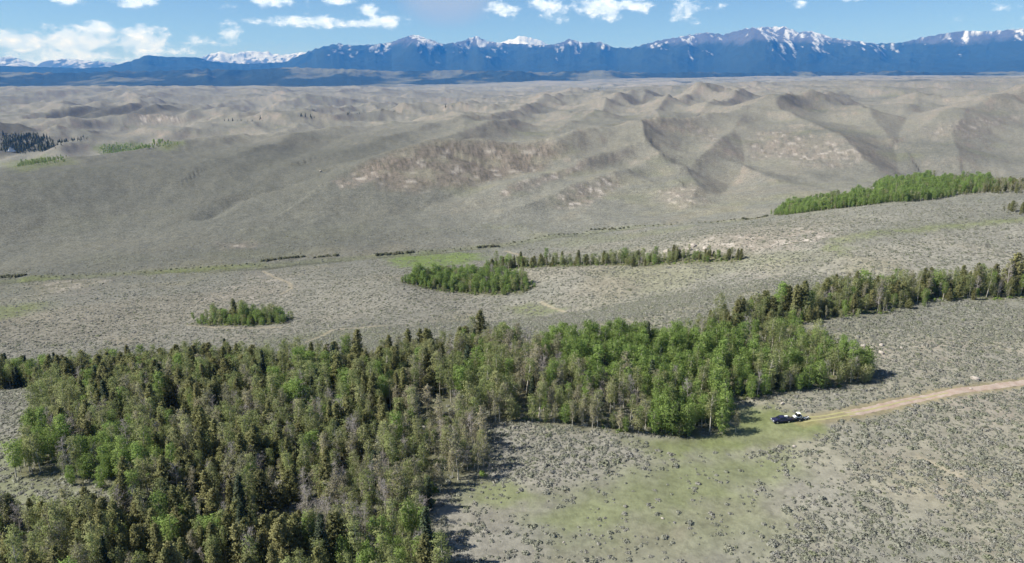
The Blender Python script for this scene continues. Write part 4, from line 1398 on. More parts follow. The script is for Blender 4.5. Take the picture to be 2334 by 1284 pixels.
# ------------------------------------------------------------------ sagebrush
SAGE_ME = [bush_mesh(500 + i, w, h, 150, M_SAGE, 'sagebrush', .17) for i, (w, h) in enumerate([(1.1, .5), (1.3, .52), (.9, .5), (1.5, .6), (1.0, .42)])]
DENSE = gpoly([(1110, 985), (1250, 975), (1400, 990), (1450, 1010), (1440, 1060), (1330, 1090), (1200, 1100), (1130, 1070)])
SPARSEP = gpoly([(1040, 1100), (1250, 1110), (1450, 1060), (1500, 1030), (1860, 1010), (1900, 1080), (1800, 1180), (1750, 1300), (1000, 1300), (1000, 1150)])
rng = np.random.default_rng(900)
NC = 400000
cr = np.sqrt(rng.uniform(100 ** 2, 820 ** 2, NC)); ca = rng.uniform(-.70, .70, NC)
# add a denser near ring
cr = np.concatenate([cr, np.sqrt(rng.uniform(100 ** 2, 400 ** 2, 190000))]); ca = np.concatenate([ca, rng.uniform(-.7, .7, 190000)])
bx_, by_ = cr * np.sin(ca), cr * np.cos(ca)
pn = 0.46 + 0.55 * fbm(bx_ / 26, by_ / 26, 4, 610) + 0.45 * fbm(bx_ / 6, by_ / 6, 3, 620)
pn = np.clip(pn, 0.03, 1)
msp = softpoly(bx_, by_, SPARSEP, 9.0)
pn *= (1 - msp) + msp * 0.34 * np.clip(0.45 + 2.4 * fbm(bx_ / 9, by_ / 9, 3, 630), 0.04, 1.9)
pn = np.maximum(pn, .55 * softpoly(bx_, by_, DENSE, 3.0))
for poly, s_, a in GREENS:
    pn *= 1 - 0.65 * a * softpoly(bx_, by_, poly, s_)
for poly, s_, a in BARES:
    pn *= 1 - 0.3 * a * softpoly(bx_, by_, poly, s_)
pn[inpoly(bx_, by_, CLEARING)] = 0
for poly in WOODS:
    pn[inpoly(bx_, by_, poly)] *= 0.3
pn *= sstep(polydist(bx_, by_, ROAD), 2.6, 4.2)
for line, w in PATHS:
    pn *= sstep(polydist(bx_, by_, line), w * .5, w * 1.2)
pn *= 1 - 0.85 * sstep(cr, 380, 760)
k = rng.uniform(size=len(pn)) < pn
k &= (np.hypot(bx_ - TRUCK_XY[0], by_ - TRUCK_XY[1]) > 4)
bx_, by_ = bx_[k], by_[k]
bz_ = height(bx_, by_)
bs = rng.lognormal(-0.42, 0.40, len(bx_))
bs = np.minimum(bs, 1.8)
bu, bv, bd = project(bx_, by_, bz_)
size = np.where((bu > 5) & (bu < W0 - 5) & (bv > 0) & (bv < H0 - 4), bs / bd, 0)
inw = np.zeros(len(bx_), bool)
for poly in WOODS:
    inw |= inpoly(bx_, by_, poly)
size[inw] = 0
order = np.argsort(-size)
sel = np.zeros(len(bx_), bool)
sel[order[:290]] = True
brz = rng.uniform(0, 6.28, len(bx_)); bvar = rng.integers(0, 5, len(bx_))
for i in order[:290]:
    o = bpy.data.objects.new('sagebrush', SAGE_ME[bvar[i]])
    o.location = (bx_[i], by_[i], bz_[i] - 0.03)
    o.rotation_euler = (0, 0, brz[i])
    o.scale = (bs[i], bs[i], bs[i] * 1.05)
    COL.objects.link(o)
    inS, inD = inpoly(bx_[i:i + 1], by_[i:i + 1], SPARSEP)[0], inpoly(bx_[i:i + 1], by_[i:i + 1], DENSE)[0]
    dd_ = np.hypot(bx_ - bx_[i], by_ - by_[i]); dd_[i] = 9e9
    nd_ = dd_.min()
    n3_ = int((dd_ < 2.0).sum())
    ne = 'standing alone' if nd_ > 1.6 else 'crowded by others' if n3_ >= 7 else 'touching a neighbour' if nd_ < .55 else 'close to others'
    sw = 'huge' if bs[i] > 2.0 else 'very large' if bs[i] > 1.75 else 'large' if bs[i] > 1.5 else 'sizeable'
    shp = ['round', 'broad', 'compact', 'sprawling', 'flat'][bvar[i]]
    if inD:
        pl = 'in the dense patch beside the wood'
    elif inS:
        pl = min([(ground(u, v)[:2], t) for u, v, t in [(1050, 1150, 'on grass beside the wood'), (1300, 1250, 'on the pale bare ground'), (1450, 1150, 'on the green grass'), (1700, 1080, 'on grass below the pickup')]], key=lambda q: np.hypot(q[0][0] - bx_[i], q[0][1] - by_[i]))[1]
    else:
        rdd = polydist(bx_[i:i + 1], by_[i:i + 1], ROAD)[0]
        pl = 'close to the dirt road' if rdd < 15 else 'on the shrub flat below the dirt road' if rdd < 40 else 'on the shrub flat beside the grass' if bu[i] < 2000 else 'far down the shrub flat below the road'
    tag(o, ' '.join([sw, shp, 'grey-green sagebrush', ne, pl]), 'shrub', 'large sagebrush ' + pl)
coll = lib_collection('sagebrush_shapes', [[m] for m in SAGE_ME])
m_ = ~sel
instancer('sagebrush_cover', coll, np.stack([bx_, by_, bz_ - 0.03], 1)[m_], bvar[m_], np.stack([0 * brz, 0 * brz, brz], 1)[m_], np.stack([bs, bs, bs * 1.05], 1)[m_], 'grey-green sagebrush covering the open ground')
print('sage', len(bx_))

# ------------------------------------------------------------------ track to the camp
M_DIRT, nt, o_ = new_mat('red_dirt')
g_ = nt.node('ShaderNodeNewGeometry')
na = nt.noise(g_.outputs['Position'], 0.35, 5, .6)
nb = nt.noise(g_.outputs['Position'], 2.2, 4, .65)
cdirt = nt.mix(nt.smooth(na, .3, .7), (0.30, 0.225, 0.18, 1), (0.385, 0.325, 0.28, 1))
cdirt = nt.mix(nt.math('MULTIPLY', nt.smooth(nb, .5, .75), .6), cdirt, (0.22, 0.19, 0.11, 1))
bp = nt.node('ShaderNodeBump'); bp.inputs['Strength'].default_value = .6; bp.inputs['Distance'].default_value = .2
nt.l.new(nb, bp.inputs['Height'])
principled(nt, o_, cdirt, .95, .03, normal=bp.outputs[0])
M_STRAW = simple_mat('flattened_grass', (0.30, 0.285, 0.145), .9, .05, nscale=1.2, var=.2)


def resample(line, step):
    line = np.asarray(line, float)
    # Catmull-Rom through the readings
    p = np.vstack([2 * line[0] - line[1], line, 2 * line[-1] - line[-2]])
    out_ = []
    for i in range(1, len(p) - 2):
        n = max(2, int(np.linalg.norm(p[i + 1] - p[i]) / step))
        for k in range(n):
            t = k / n
            out_.append(0.5 * (2 * p[i] + (p[i + 1] - p[i - 1]) * t + (2 * p[i - 1] - 5 * p[i] + 4 * p[i + 1] - p[i + 2]) * t * t + (3 * p[i] - p[i - 1] - 3 * p[i + 1] + p[i + 2]) * t ** 3))
    out_.append(line[-1])
    return np.array(out_)


def ribbon(name, line, width, mat, lift=0.07, off_=0.0, seed=0, ruts=True):
    c = resample(line, 0.8)
    t = np.gradient(c, axis=0); t /= np.linalg.norm(t, axis=1)[:, None]
    nrm = np.stack([-t[:, 1], t[:, 0]], 1)
    s_ = np.linspace(-1, 1, 11)
    ww = width * (1 + 0.28 * fbm(np.arange(len(c)) / 6.0, np.zeros(len(c)) + seed, 3, seed))
    taper = np.ones(len(c))
    V = []
    for j, q in enumerate(s_):
        jit = 0.18 * width * fbm(np.arange(len(c)) / 2.5, np.zeros(len(c)) + 7 * j, 2, seed + j) * (abs(q) > .7)
        p = c + nrm * ((q * ww * .5 + jit + off_))[:, None]
        z = height(p[:, 0], p[:, 1]) + (lift if abs(q) < .95 else -0.06)
        if ruts and .25 < abs(q) < .65:
            z = z - 0.03
        V.append(np.stack([p[:, 0], p[:, 1], z], 1))
    V = np.array(V)
    n = len(c)
    ii = np.arange(11 * n).reshape(11, n)
    f = np.stack([ii[:-1, :-1].ravel(), ii[:-1, 1:].ravel(), ii[1:, 1:].ravel(), ii[1:, :-1].ravel()], 1)
    o = mesh_obj(name, V.reshape(-1, 3), f[:, ::-1], mat, smooth=True)
    o['kind'] = 'structure'
    return o


ribbon('dirt_road', [ground(u, v)[:2] for u, v in ROAD_PX[:7]] , 3.7, M_DIRT, seed=3)
ribbon('grass_strip', [ground(u, v)[:2] for u, v in ROAD_PX[3:7]], .7, M_STRAW, .10, 0, 9, False)
TR = [ground(u, v)[:2] for u, v in [(1945, 941), (1900, 948), (1860, 954), (1828, 959)]]
ribbon('wheel_track', TR, .75, M_STRAW, .06, -0.95, 5, False)
ribbon('wheel_track', TR, .75, M_STRAW, .06, 0.95, 6, False)

# ------------------------------------------------------------------ stones, logs, willows
M_STONE = simple_mat('pale_granite', (0.36, 0.325, 0.285), .9, .1, nscale=2.5, var=.3)
M_LOG = simple_mat('weathered_wood', (0.55, 0.50, 0.42), .85, .1, nscale=5, var=.25)


def boulder_mesh(seed, sq):
    rng_ = np.random.default_rng(seed)
    bm = bmesh.new()
    bmesh.ops.create_icosphere(bm, subdivisions=3, radius=1)
    pl = rng_.normal(size=(9, 3)); pl /= np.linalg.norm(pl, axis=1)[:, None]
    dd = rng_.uniform(.55, .95, 9)
    for v in bm.verts:
        p = np.array(v.co)
        for n_, d_ in zip(pl, dd):
            k_ = p @ n_
            if k_ > d_:
                p = p - n_ * (k_ - d_) * .9
        p *= 1 + .05 * rng_.normal()
        v.co = (p[0], p[1] * sq, p[2] * .7)
    me = bpy.data.meshes.new('boulder')
    bm.to_mesh(me); bm.free()
    me.materials.append(M_STONE)
    return me


BOULD = [boulder_mesh(i, q) for i, q in enumerate((1, .7, .85, .6))]
PLACE = [(1968, 790, 1.0, 'a'), (1985, 796, 1.3, 'a'), (2010, 788, 1.1, 'a'), (2008, 806, 1.4, 'a'), (1960, 812, .9, 'a'), (1978, 812, 1.2, 'a'), (2055, 794, .8, 'a'), (2222, 866, 1.6, 'b'), (2213, 887, .5, 'c'),
         (1520, 575, 2.6, 'd'), (1545, 570, 3.4, 'd'), (1570, 572, 2.8, 'd'), (1590, 576, 2.6, 'd'), (1532, 582, 2.2, 'd'), (1608, 568, 2.4, 'd'), (1560, 580, 2.2, 'd'), (1580, 562, 2.6, 'd'),
         (1285, 1237, .35, 'e'), (1510, 1182, .4, 'e'), (1783, 921, .8, 'f'), (1810, 1018, .55, 'g'), (731, 391, 2.6, 'h')]
BL = {'a': ('pale boulder in the rock scatter beside the aspen tip', 'rocks by the aspen tip'), 'b': ('flat pale boulder lying in the shrubs above the dirt road', None), 'c': ('small pale stone beside the dirt road', None), 'd': ('large white boulder among the trees of the thin strip', 'white boulders of the thin strip'),
      'e': ('small white stone on the grassy ground', 'small white stones'), 'f': ('pinkish boulder behind the navy pickup', None), 'g': ('pale stone in the grass before the navy pickup', None), 'h': ('lone white boulder on the open hillside', None)}
for i, (u, v, s_, k) in enumerate(PLACE):
    p = ground(u, v)
    o = bpy.data.objects.new('boulder', BOULD[i % 4])
    o.location = (p[0], p[1], p[2] + .12 * s_); o.scale = (s_, s_, s_); o.rotation_euler = (0, 0, i * 1.7)
    COL.objects.link(o)
    tag(o, BL[k][0], 'boulder', BL[k][1])

for (u, v, L, a, lab) in [(1025, 1001, 3.4, .05, 'bleached fallen log lying at the edge of the shrubby clearing'), (745, 1108, 7.5, .12, 'long pale fallen log lying in the gap of the mixed wood')]:
    p = ground(u, v)
    g = Geo()
    g.tube([(-L / 2, 0, .2), (-L * .1, .08, .24), (L / 2, 0, .2)], [.2, .18, .1], 8)
    for q in (-.2, .1, .25):
        g.tube([(L * q, 0, .25), (L * q + .3, .3, .6)], [.05, .02], 4)
    o = bpy.data.objects.new('fallen_log', g.mesh('fallen_log', M_LOG))
    o.location = p; o.rotation_euler = (0, 0, a); COL.objects.link(o)
    tag(o, lab, 'log')

WILL_ME = [bush_mesh(700 + i, 2.6, 2.0, 420, M_WILLOW, 'willow_bush', .3) for i in range(3)]
rng = np.random.default_rng(71)
n_w = 0
for (line, n, s0, s1, lab) in [([(598, 596), (640, 591), (692, 586)], 22, .7, 1.1, 'dark willow bush in the long creekside row before the swell'), ([(716, 587), (772, 583)], 11, .7, 1.0, 'dark willow bush in the short creekside row next to the long one'), ([(858, 581), (942, 575)], 18, .7, 1.1, 'dark willow bush along the creek behind the bright meadow'),
                               ([(1088, 565), (1142, 563)], 9, .7, 1.2, 'dark willow bush in the loose creekside cluster'), ([(0, 633), (62, 629)], 12, .8, 1.3, 'grey-green willow bush at the creek beside the narrow green patch'), ([(1345, 523), (1435, 518)], 11, .6, .9, 'dark willow bush along the creek at the foot of the hill spurs'),
                               ([(1690, 499), (1755, 493)], 9, .7, 1.1, 'dark willow bush at the end of the creekside aspens'),
                               ([(70, 630), (300, 621), (590, 601)], 30, .28, .5, 'low dark shrub along the creek below the swell'), ([(950, 574), (1080, 566)], 10, .28, .5, 'low dark shrub along the creek above the bright meadow'), ([(1150, 558), (1340, 528)], 18, .3, .55, 'low dark shrub along the creek below the rocky hill'), ([(1440, 517), (1685, 500)], 18, .3, .55, 'low dark shrub along the creek below the bare spurs')]:
    P0 = resample([ground(u, v)[:2] for u, v in line], 1.0)
    for i in range(n):
        q = P0[int((i + .5) / n * (len(P0) - 1))] + rng.normal(size=2) * 1.0
        o = bpy.data.objects.new('willow_bush', WILL_ME[i % 3])
        sc_ = rng.uniform(s0, s1) * 1.5
        o.location = (q[0], q[1], float(height(q[:1], q[1:])[0]) - .05); o.scale = (sc_ * 1.2, sc_, sc_); o.rotation_euler = (0, 0, rng.uniform(0, 6))
        COL.objects.link(o)
        tag(o, lab, 'willow', lab.replace('willow bush', 'willows').replace('dark ', ''))


# ------------------------------------------------------------------ hard-surface builder
class HB:
    def __init__(self):
        self.bm = bmesh.new()

    def box(self, c, s_, bev=0.0, rot=None):
        r = bmesh.ops.create_cube(self.bm, size=1.0)
        m = Matrix.Translation(c) @ (rot or Matrix.Identity(4)) @ Matrix.Diagonal((*s_, 1))
        bmesh.ops.transform(self.bm, matrix=m, verts=r['verts'])
        if bev:
            es = list({e for v in r['verts'] for e in v.link_edges})
            bmesh.ops.bevel(self.bm, geom=es, offset=bev, segments=2, affect='EDGES', profile=.6)
        return self

    def cyl(self, c, rad_, depth, axis='Y', seg=20, r2=None):
        r = bmesh.ops.create_cone(self.bm, cap_ends=True, segments=seg, radius1=rad_, radius2=rad_ if r2 is None else r2, depth=depth)
        rot = {'Y': Matrix.Rotation(math.pi / 2, 4, 'X'), 'X': Matrix.Rotation(math.pi / 2, 4, 'Y'), 'Z': Matrix.Identity(4)}[axis]
        bmesh.ops.transform(self.bm, matrix=Matrix.Translation(c) @ rot, verts=r['verts'])
        return self

    def bar(self, a, b, w):
        a, b = Vector(a), Vector(b)
        d = b - a
        q = d.to_track_quat('Z', 'Y').to_matrix().to_4x4()
        r = bmesh.ops.create_cone(self.bm, cap_ends=True, segments=8, radius1=w, radius2=w, depth=d.length)
        bmesh.ops.transform(self.bm, matrix=Matrix.Translation((a + b) / 2) @ q, verts=r['verts'])
        return self

    def extrude(self, prof, y0, y1, y0b=None, y1b=None, zt=None, bev=0.0):
        """side profile (x, z) carried across y; above zt the sides lean in"""
        def yy(z, y, yb):
            if zt is None or z <= zt[0]:
                return y
            return y + (yb - y) * min(1, (z - zt[0]) / (zt[1] - zt[0]))
        a = [self.bm.verts.new((x, yy(z, y0, y0b), z)) for x, z in prof]
        b = [self.bm.verts.new((x, yy(z, y1, y1b), z)) for x, z in prof]
        fs = [self.bm.faces.new(a), self.bm.faces.new(b[::-1])]
        for i in range(len(prof)):
            j = (i + 1) % len(prof)
            fs.append(self.bm.faces.new((a[j], a[i], b[i], b[j])))
        if bev:
            es = list({e for f in fs for e in f.edges})
            bmesh.ops.bevel(self.bm, geom=es, offset=bev, segments=2, affect='EDGES', profile=.6)
        return self

    def quad(self, pts_, th=0.01):
        vs = [self.bm.verts.new(p) for p in pts_]
        f = self.bm.faces.new(vs)
        r = bmesh.ops.solidify(self.bm, geom=[f], thickness=th)
        return self

    def done(self, name, mat, parent=None, smooth=False):
        bmesh.ops.recalc_face_normals(self.bm, faces=self.bm.faces)
        me = bpy.data.meshes.new(name)
        self.bm.to_mesh(me); self.bm.free()
        if smooth:
            for p in me.polygons:
                p.use_smooth = True
        me.materials.append(mat)
        o = bpy.data.objects.new(name, me)
        COL.objects.link(o)
        if parent is not None:
            o.parent = parent
        return o


M_NAVY = simple_mat('navy_paint', (0.03, 0.03, 0.085), .25, .6, 0.3, 1.0, .15)
M_GLASS = simple_mat('dark_glass', (0.02, 0.025, 0.03), .08, .8, 0, 1.0, .1)
M_TYRE = simple_mat('tyre_rubber', (0.02, 0.02, 0.02), .85, .2)
M_RIM = simple_mat('alloy_rim', (0.60, 0.60, 0.62), .35, .5, .6)
M_CHROME = simple_mat('chrome', (0.65, 0.66, 0.7), .2, .6, .9)
M_BLACK = simple_mat('black_steel', (0.025, 0.025, 0.027), .6, .3)
M_WHITE = simple_mat('white_plastic', (0.80, 0.80, 0.80), .45, .4, 0, 2.0, .06)
M_LAMP = simple_mat('lamp_lens', (0.75, 0.77, 0.8), .15, .6)
M_RED = simple_mat('red_lens', (0.35, 0.02, 0.02), .25, .5)


def wheel(parent, x, y, r, w, side):
    h = HB(); h.cyl((x, y, r), r, w, 'Y', 28)
    es = [e for e in h.bm.edges if len(e.link_faces) == 2 and any(len(f.verts) > 4 for f in e.link_faces)]
    bmesh.ops.bevel(h.bm, geom=es, offset=.04, segments=2, affect='EDGES')
    wh = h.done('wheel', M_TYRE, parent)
    h = HB(); h.cyl((x, y + side * (w / 2 + .004), r), r * .62, .03, 'Y', 20)
    h.cyl((x, y + side * (w / 2 + .02), r), r * .18, .03, 'Y', 12)
    h.done('rim', M_RIM, wh)
    return wh


# navy crew-cab pickup, local +X forward
HEAD = math.pi + math.radians(8.5)
tp = ground(1781, 962)
truck = empty('pickup_truck', (tp[0], tp[1], tp[2] + .02), HEAD)
tag(truck, 'navy blue crew-cab pickup parked on the grass at the end of the dirt road', 'pickup')
body = [(2.95, .55), (2.98, .95), (2.85, 1.12), (1.55, 1.22), (-.85, 1.22), (-.85, 1.25), (-.98, 1.25), (-.98, 1.30), (-2.85, 1.28), (-2.9, .62), (-2.3, .5), (-2.25, .80), (-2.0, .98), (-1.7, .98), (-1.45, .80), (-1.4, .5), (1.35, .48), (1.4, .8), (1.65, .98), (1.95, .98), (2.2, .8), (2.25, .5)]
HB().extrude(body, -1.0, 1.0, -.93, .93, (.9, 1.3), .0).done('body', M_NAVY, truck)
cab = [(1.5, 1.2), (.75, 1.82), (.45, 1.88), (-.6, 1.88), (-.78, 1.84), (-.92, 1.2)]
cabo = HB().extrude(cab, -.94, .94, -.76, .76, (1.2, 1.88)).done('cab', M_NAVY, truck)
HB().quad([(1.50, -.80, 1.235), (1.50, .80, 1.235), (.80, .68, 1.81), (.80, -.68, 1.81)], .02).done('windshield', M_GLASS, cabo)
HB().quad([(-.93, -.7, 1.3), (-.93, .7, 1.3), (-.81, .62, 1.76), (-.81, -.62, 1.76)], -.02).done('rear_window', M_GLASS, cabo)
for sd in (-1, 1):
    for x0, x1, xt0, xt1 in ((.42, 1.18, .42, .72), (-.72, .32, -.62, .32)):
        yb, yt = sd * .945, sd * .785
        HB().quad([(x0, yb, 1.26), (x1, yb, 1.26), (xt1, yt, 1.79), (xt0, yt, 1.79)], .015 * sd).done('side_window', M_GLASS, cabo)
    HB().box((1.1, sd * 1.08, 1.28), (.12, .2, .2), .03).done('mirror', M_BLACK, truck)
    HB().box((2.93, sd * .78, .92), (.12, .34, .2), .03).done('headlight', M_LAMP, truck)
    HB().box((-2.9, sd * .88, .98), (.05, .14, .36), .01).done('tail_light', M_RED, truck)
    for x0 in (.78, -.3):
        HB().box((x0 - .25, sd * 1.005, 1.02), (.2, .03, .04), .01).done('door_handle', M_CHROME, truck)
    for x in (1.8, -1.85):
        wheel(truck, x, sd * .88, .40, .26, sd)
HB().box((2.99, 0, .82), (.06, 1.1, .30), .02).done('grille', M_CHROME, truck)
HB().box((3.02, 0, .58), (.18, 1.9, .2), .05).done('front_bumper', M_CHROME, truck)
HB().box((-2.97, 0, .6), (.16, 1.8, .18), .04).done('rear_bumper', M_BLACK, truck)
HB().box((-1.9, 0, 1.2965), (1.78, 1.62, .02)).done('bed_floor', M_BLACK, truck)
# white bins carried on the bed
HEADV = Vector((math.cos(HEAD), math.sin(HEAD), 0)); SIDEV = Vector((-math.sin(HEAD), math.cos(HEAD), 0))


def at_local(x, y, z):
    p = Vector((tp[0], tp[1], tp[2] + .02)) + HEADV * x + SIDEV * y
    return (p.x, p.y, p.z + z)


cool = empty('cooler', at_local(-1.45, -.25, 1.307), HEAD)
HB().box((0, 0, .2), (.9, .5, .4), .04).done('box', M_WHITE, cool)
HB().box((0, 0, .43), (.94, .54, .07), .03).done('lid', M_WHITE, cool)
tag(cool, 'white cooler standing on the bed of the navy pickup', 'cooler')

# low black trailer behind it
tl = Vector(at_local(-5.05, 0, 0))
tz = float(height(np.array([tl.x]), np.array([tl.y]))[0]) + .02
trailer = empty('utility_trailer', (tl.x, tl.y, tz), HEAD)
tag(trailer, 'low black utility trailer hitched behind the navy pickup', 'trailer')
HB().box((0, 0, .56), (3.3, 1.7, .08)).done('deck', M_BLACK, trailer)
hb = HB()
for sd in (-1, 1):
    hb.box((0, sd * .86, .66), (3.3, .05, .28))
hb.box((1.66, 0, .72), (.05, 1.7, .4))
hb.done('side_rail', M_BLACK, trailer)
hb = HB(); hb.bar((1.65, .5, .5), (2.12, 0, .52), .04); hb.bar((1.65, -.5, .5), (2.12, 0, .52), .04); hb.done('drawbar', M_BLACK, trailer)
for sd in (-1, 1):
    wheel(trailer, -.2, sd * 1.02, .33, .2, sd)
    HB().box((-.2, sd * 1.02, .75), (.85, .26, .05), .02).done('mudguard', M_BLACK, trailer)


def buggy(name, loc, label, scale=1.0):
    e = empty(name, loc, HEAD, scale)
    tag(e, label, 'buggy')
    HB().extrude([(1.25, .42), (1.3, .7), (.7, .92), (.35, .92), (.3, .6), (-.6, .6), (-.65, .95), (-1.3, .95), (-1.3, .42)], -.62, .62, bev=.03).done('body', M_WHITE, e)
    hb = HB()
    for sd in (-1, 1):
        hb.bar((.65, sd * .58, .9), (.25, sd * .55, 1.72), .03); hb.bar((.25, sd * .55, 1.72), (-.6, sd * .55, 1.72), .03); hb.bar((-.6, sd * .55, 1.72), (-.7, sd * .58, .9), .03)
    hb.done('roll_cage', M_BLACK, e)
    HB().box((-.18, 0, 1.76), (1.1, 1.2, .06), .02).done('roof', M_WHITE, e)
    HB().box((-.3, 0, .78), (.5, 1.05, .14), .04).done('seat', M_BLACK, e)
    HB().box((-.58, 0, 1.08), (.14, 1.05, .5), .04).done('backrest', M_BLACK, e)
    HB().quad([(.66, -.52, .95), (.66, .52, .95), (.32, .5, 1.66), (.32, -.5, 1.66)], .02).done('windshield', M_GLASS, e)
    for sd in (-1, 1):
        HB().box((1.29, sd * .42, .72), (.05, .2, .1), .01).done('headlight', M_LAMP, e)
        for x in (.85, -.85):
            wheel(e, x, sd * .6, .31, .24, sd)
    return e


pb = Vector((tl.x, tl.y, tz + .60))
buggy('side_by_side', pb, 'white open side-by-side buggy carried on the black trailer')

# small white quad set down behind the trailer
q0 = Vector(at_local(-7.75, .1, 0))
qz = float(height(np.array([q0.x]), np.array([q0.y]))[0])
quad = empty('quad_bike', (q0.x, q0.y, qz), HEAD + .3)
tag(quad, 'small white quad bike on the grass behind the black trailer', 'quad bike')
HB().extrude([(.95, .5), (.95, .75), (.55, .88), (.1, .70), (-.4, .74), (-.95, .85), (-.95, .6), (-.5, .42), (.5, .42)], -.34, .34, bev=.03).done('body', M_WHITE, quad)
HB().box((-.25, 0, .82), (.75, .3, .14), .05).done('seat', M_BLACK, quad)
hb = HB(); hb.bar((.35, 0, .8), (.25, 0, 1.08), .03); hb.bar((.2, -.38, 1.1), (.2, .38, 1.1), .022); hb.done('handlebar', M_BLACK, quad)
for x in (.8, -.8):
    hb = HB()
    for yy in (-.3, -.1, .1, .3):
        hb.bar((x - .25, yy, .95), (x + .25, yy, .95), .015)
    hb.bar((x - .25, -.35, .95), (x - .25, .35, .95), .015); hb.bar((x + .25, -.35, .95), (x + .25, .35, .95), .015)
    hb.bar((x, 0, .7), (x, 0, .95), .03)
    hb.done('rack', M_BLACK, quad)
for sd in (-1, 1):
    HB().box((.96, sd * .2, .68), (.04, .12, .08), .01).done('headlight', M_LAMP, quad)
    for x in (.62, -.62):
        wheel(quad, x, sd * .45, .28, .24, sd)

# ------------------------------------------------------------------ person in dark clothes
M_CLOTH = simple_mat('dark_clothing', (0.03, 0.032, 0.03), .9, .1, 0, 4.0, .3)
M_SKIN = simple_mat('skin', (0.48, 0.30, 0.22), .6, .3, 0, 3.0, .08)
M_HAIR = simple_mat('brown_hair', (0.05, 0.033, 0.02), .7, .3, 0, 8.0, .2)


def skinned(name, verts, edges, radii, mat, parent, root=0, sub=2):
    me = bpy.data.meshes.new(name)
    me.from_pydata(verts, edges, [])
    o = bpy.data.objects.new(name, me)
    COL.objects.link(o)
    o.parent = parent
    sk = o.modifiers.new('skin', 'SKIN')
    if not me.skin_vertices:
        me.attributes.new('', 'FLOAT', 'POINT')
    for i, r in enumerate(radii):
        sv = me.skin_vertices[0].data[i]
        sv.radius = (r, r) if not isinstance(r, tuple) else r
        sv.use_root = (i == root)
    ss = o.modifiers.new('smooth', 'SUBSURF')
    ss.levels = sub; ss.render_levels = sub
    me.materials.append(mat)
    return o


def make_person(loc, rz):
    e = empty('person', loc, rz)
    tag(e, 'person in dark clothes standing with arms bent behind the trailer', 'person')
    V = [(0, 0, .95), (0, .01, 1.12), (0, .0, 1.32), (0, 0, 1.46), (0, .01, 1.53), (0, .02, 1.58), (0, .02, 1.66), (0, .02, 1.75),
         (-.19, 0, 1.42), (-.24, .04, 1.14), (-.20, .26, 1.06), (.19, 0, 1.42), (.25, -.02, 1.14), (.22, .20, 1.02),
         (-.10, 0, .90), (-.12, .03, .50), (-.13, -.02, .09), (-.13, .15, .045), (.10, 0, .90), (.14, .06, .50), (.16, .02, .09), (.16, .19, .045)]
    E = [(0, 1), (1, 2), (2, 3), (3, 4), (4, 5), (5, 6), (6, 7), (3, 8), (8, 9), (9, 10), (3, 11), (11, 12), (12, 13), (0, 14), (14, 15), (15, 16), (16, 17), (0, 18), (18, 19), (19, 20), (20, 21)]
    R_ = [(.15, .11), (.14, .10), (.17, .11), (.12, .09), .055, .06, .095, .07, .07, .05, .035, .07, .05, .035, .09, .065, .05, .04, .09, .065, .05, .04]
    b = skinned('body', V, E, R_, M_CLOTH, e)
    # bare face and hands with five fingers each
    hd = skinned('face', [(0, .035, 1.56), (0, .055, 1.62), (0, .06, 1.68)], [(0, 1), (1, 2)], [.05, .078, .07], M_SKIN, e, 0, 2)
    skinned('nose', [(0, .13, 1.66), (0, .15, 1.63)], [(0, 1)], [.010, .014], M_SKIN, hd, 0, 1)
    for sx in (-1, 1):
        skinned('ear', [(sx * .09, .03, 1.63), (sx * .095, .025, 1.67)], [(0, 1)], [.012, .016], M_SKIN, hd, 0, 1)
        HB().cyl((sx * .032, .128, 1.672), .009, .012, 'Y', 10).done('eye', M_BLACK, hd)
    HB().box((0, .132, 1.60), (.045, .01, .008)).done('mouth', simple_mat('lips', (.35, .15, .13)), hd)
    skinned('hair', [(0, -.03, 1.64), (0, .0, 1.72), (0, .03, 1.765)], [(0, 1), (1, 2)], [.085, .10, .07], M_HAIR, e, 0, 2)
    for (wx_, wy_, wz_) in ((-.20, .26, 1.06), (.22, .20, 1.02)):
        sx = -1 if wx_ < 0 else 1
        hv_ = [(wx_, wy_, wz_), (wx_, wy_ + .045, wz_ - .012), (wx_, wy_ + .09, wz_ - .02)]
        he = [(0, 1), (1, 2)]
        hr = [.026, (.04, .018), (.038, .016)]
        for k in range(4):
            o0 = len(hv_)
            fx_ = wx_ + (k - 1.5) * .021
            ln = (.062, .075, .07, .052)[k]
            hv_ += [(fx_, wy_ + .10, wz_ - .022), (fx_, wy_ + .10 + ln * .55, wz_ - .04), (fx_, wy_ + .10 + ln * .8, wz_ - .075)]
            he += [(2, o0), (o0, o0 + 1), (o0 + 1, o0 + 2)]
            hr += [.010, .009, .008]
        o0 = len(hv_)
        hv_ += [(wx_ - sx * .045, wy_ + .05, wz_ - .005), (wx_ - sx * .06, wy_ + .085, wz_ - .03)]
        he += [(1, o0), (o0, o0 + 1)]
        hr += [.012, .010]
        skinned('hand', hv_, he, hr, M_SKIN, e, 0, 1)
    return e


pp = ground(1826, 959)
make_person((pp[0], pp[1], pp[2] - .01), math.radians(70))

# ------------------------------------------------------------------ white building far up the side valley
M_WALL = simple_mat('white_wall', (0.78, 0.78, 0.78), .8, .2, 0, .5, .05)
M_ROOF = simple_mat('grey_roof', (0.30, 0.31, 0.33), .7, .2, 0, .5, .15)
hp = ground(26, 346, dmin=1250)
house = empty('farmhouse', (hp[0], hp[1], hp[2] - .3), .25)
tag(house, 'tall white farmhouse in front of the dark conifers of the side valley', 'house')


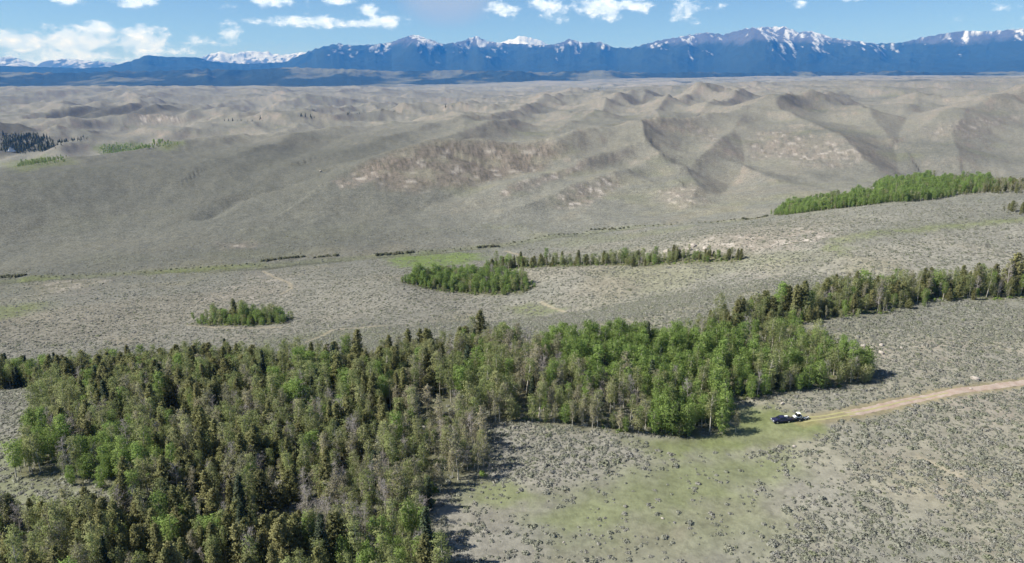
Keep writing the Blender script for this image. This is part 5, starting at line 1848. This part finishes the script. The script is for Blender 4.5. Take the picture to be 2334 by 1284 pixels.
def gable(hb, x0, x1, y0, y1, z0, ze, zr):
    v = [hb.bm.verts.new(p) for p in [(x0, y0, z0), (x1, y0, z0), (x1, y1, z0), (x0, y1, z0), (x0, y0, ze), (x1, y0, ze), (x1, y1, ze), (x0, y1, ze), ((x0 + x1) / 2, y0, zr), ((x0 + x1) / 2, y1, zr)]]
    for f in [(0, 3, 2, 1), (0, 1, 5, 8, 4), (2, 3, 7, 9, 6), (1, 2, 6, 5), (3, 0, 4, 7), (5, 6, 9, 8), (7, 4, 8, 9)]:
        hb.bm.faces.new([v[i] for i in f])
    return hb


gable(HB(), -4, 4, -5, 5, 0, 11, 15).done('tall_wing', M_WALL, house)
gable(HB(), -11, -4.01, -4, 4, 0, 4, 6.2).done('low_wing', M_WALL, house)
gable(HB(), 4.01, 10, -4, 4, 0, 3.6, 5.6).done('low_wing', M_WALL, house)
rf = HB()
rf.quad([(-4.5, -5.4, 10.6), (-4.5, 5.4, 10.6), (0, 5.4, 15.2), (0, -5.4, 15.2)], .2); rf.quad([(4.5, -5.4, 10.6), (0, -5.4, 15.2), (0, 5.4, 15.2), (4.5, 5.4, 10.6)], .2)
rf.done('roof', M_ROOF, house)
for zz in (2, 5.2, 8.4):
    for xx in (-2, 2):
        if zz == 2 and xx == -2:
            continue
        HB().box((xx, -5.03, zz + .7), (1.1, .08, 1.6)).done('window', M_GLASS, house)
HB().box((-2, -5.03, 1.3), (1.3, .08, 2.4)).done('door', M_PBARK, house)

# ------------------------------------------------------------------ haze
hz_m, nt, o_ = new_mat('mountain_air')
pv = nt.node('ShaderNodeVolumePrincipled')
pv.inputs['Color'].default_value = (0.05, 0.31, 1.0, 1)
pv.inputs['Density'].default_value = 3.1e-5
pv.inputs['Anisotropy'].default_value = 0.0
pv.inputs['Absorption Color'].default_value = (0.6, 0.6, 0.6, 1)
pv.inputs['Density Attribute'].default_value = ''
nt.l.new(pv.outputs[0], o_.inputs['Volume'])
hz_m.cycles.homogeneous_volume = True
zmax = max((np.array([v.co.z for v in o.data.vertices]).max() if False else o.bound_box[1][2]) for o in bpy.data.objects if o.type == 'MESH')
zmin = min(o.bound_box[0][2] for o in bpy.data.objects if o.type == 'MESH')
hv = [(x, y, z) for x in (-45000, 45000) for y in (-31000, 45000) for z in (zmin - 5, zmax + 40)]
hf = [(0, 1, 3, 2), (4, 6, 7, 5), (0, 4, 5, 1), (2, 3, 7, 6), (0, 2, 6, 4), (1, 5, 7, 3)]
haze = mesh_obj('haze', hv, hf, hz_m)
haze['kind'] = 'stuff'
haze['label'] = 'thin blue mountain air in front of the far range'
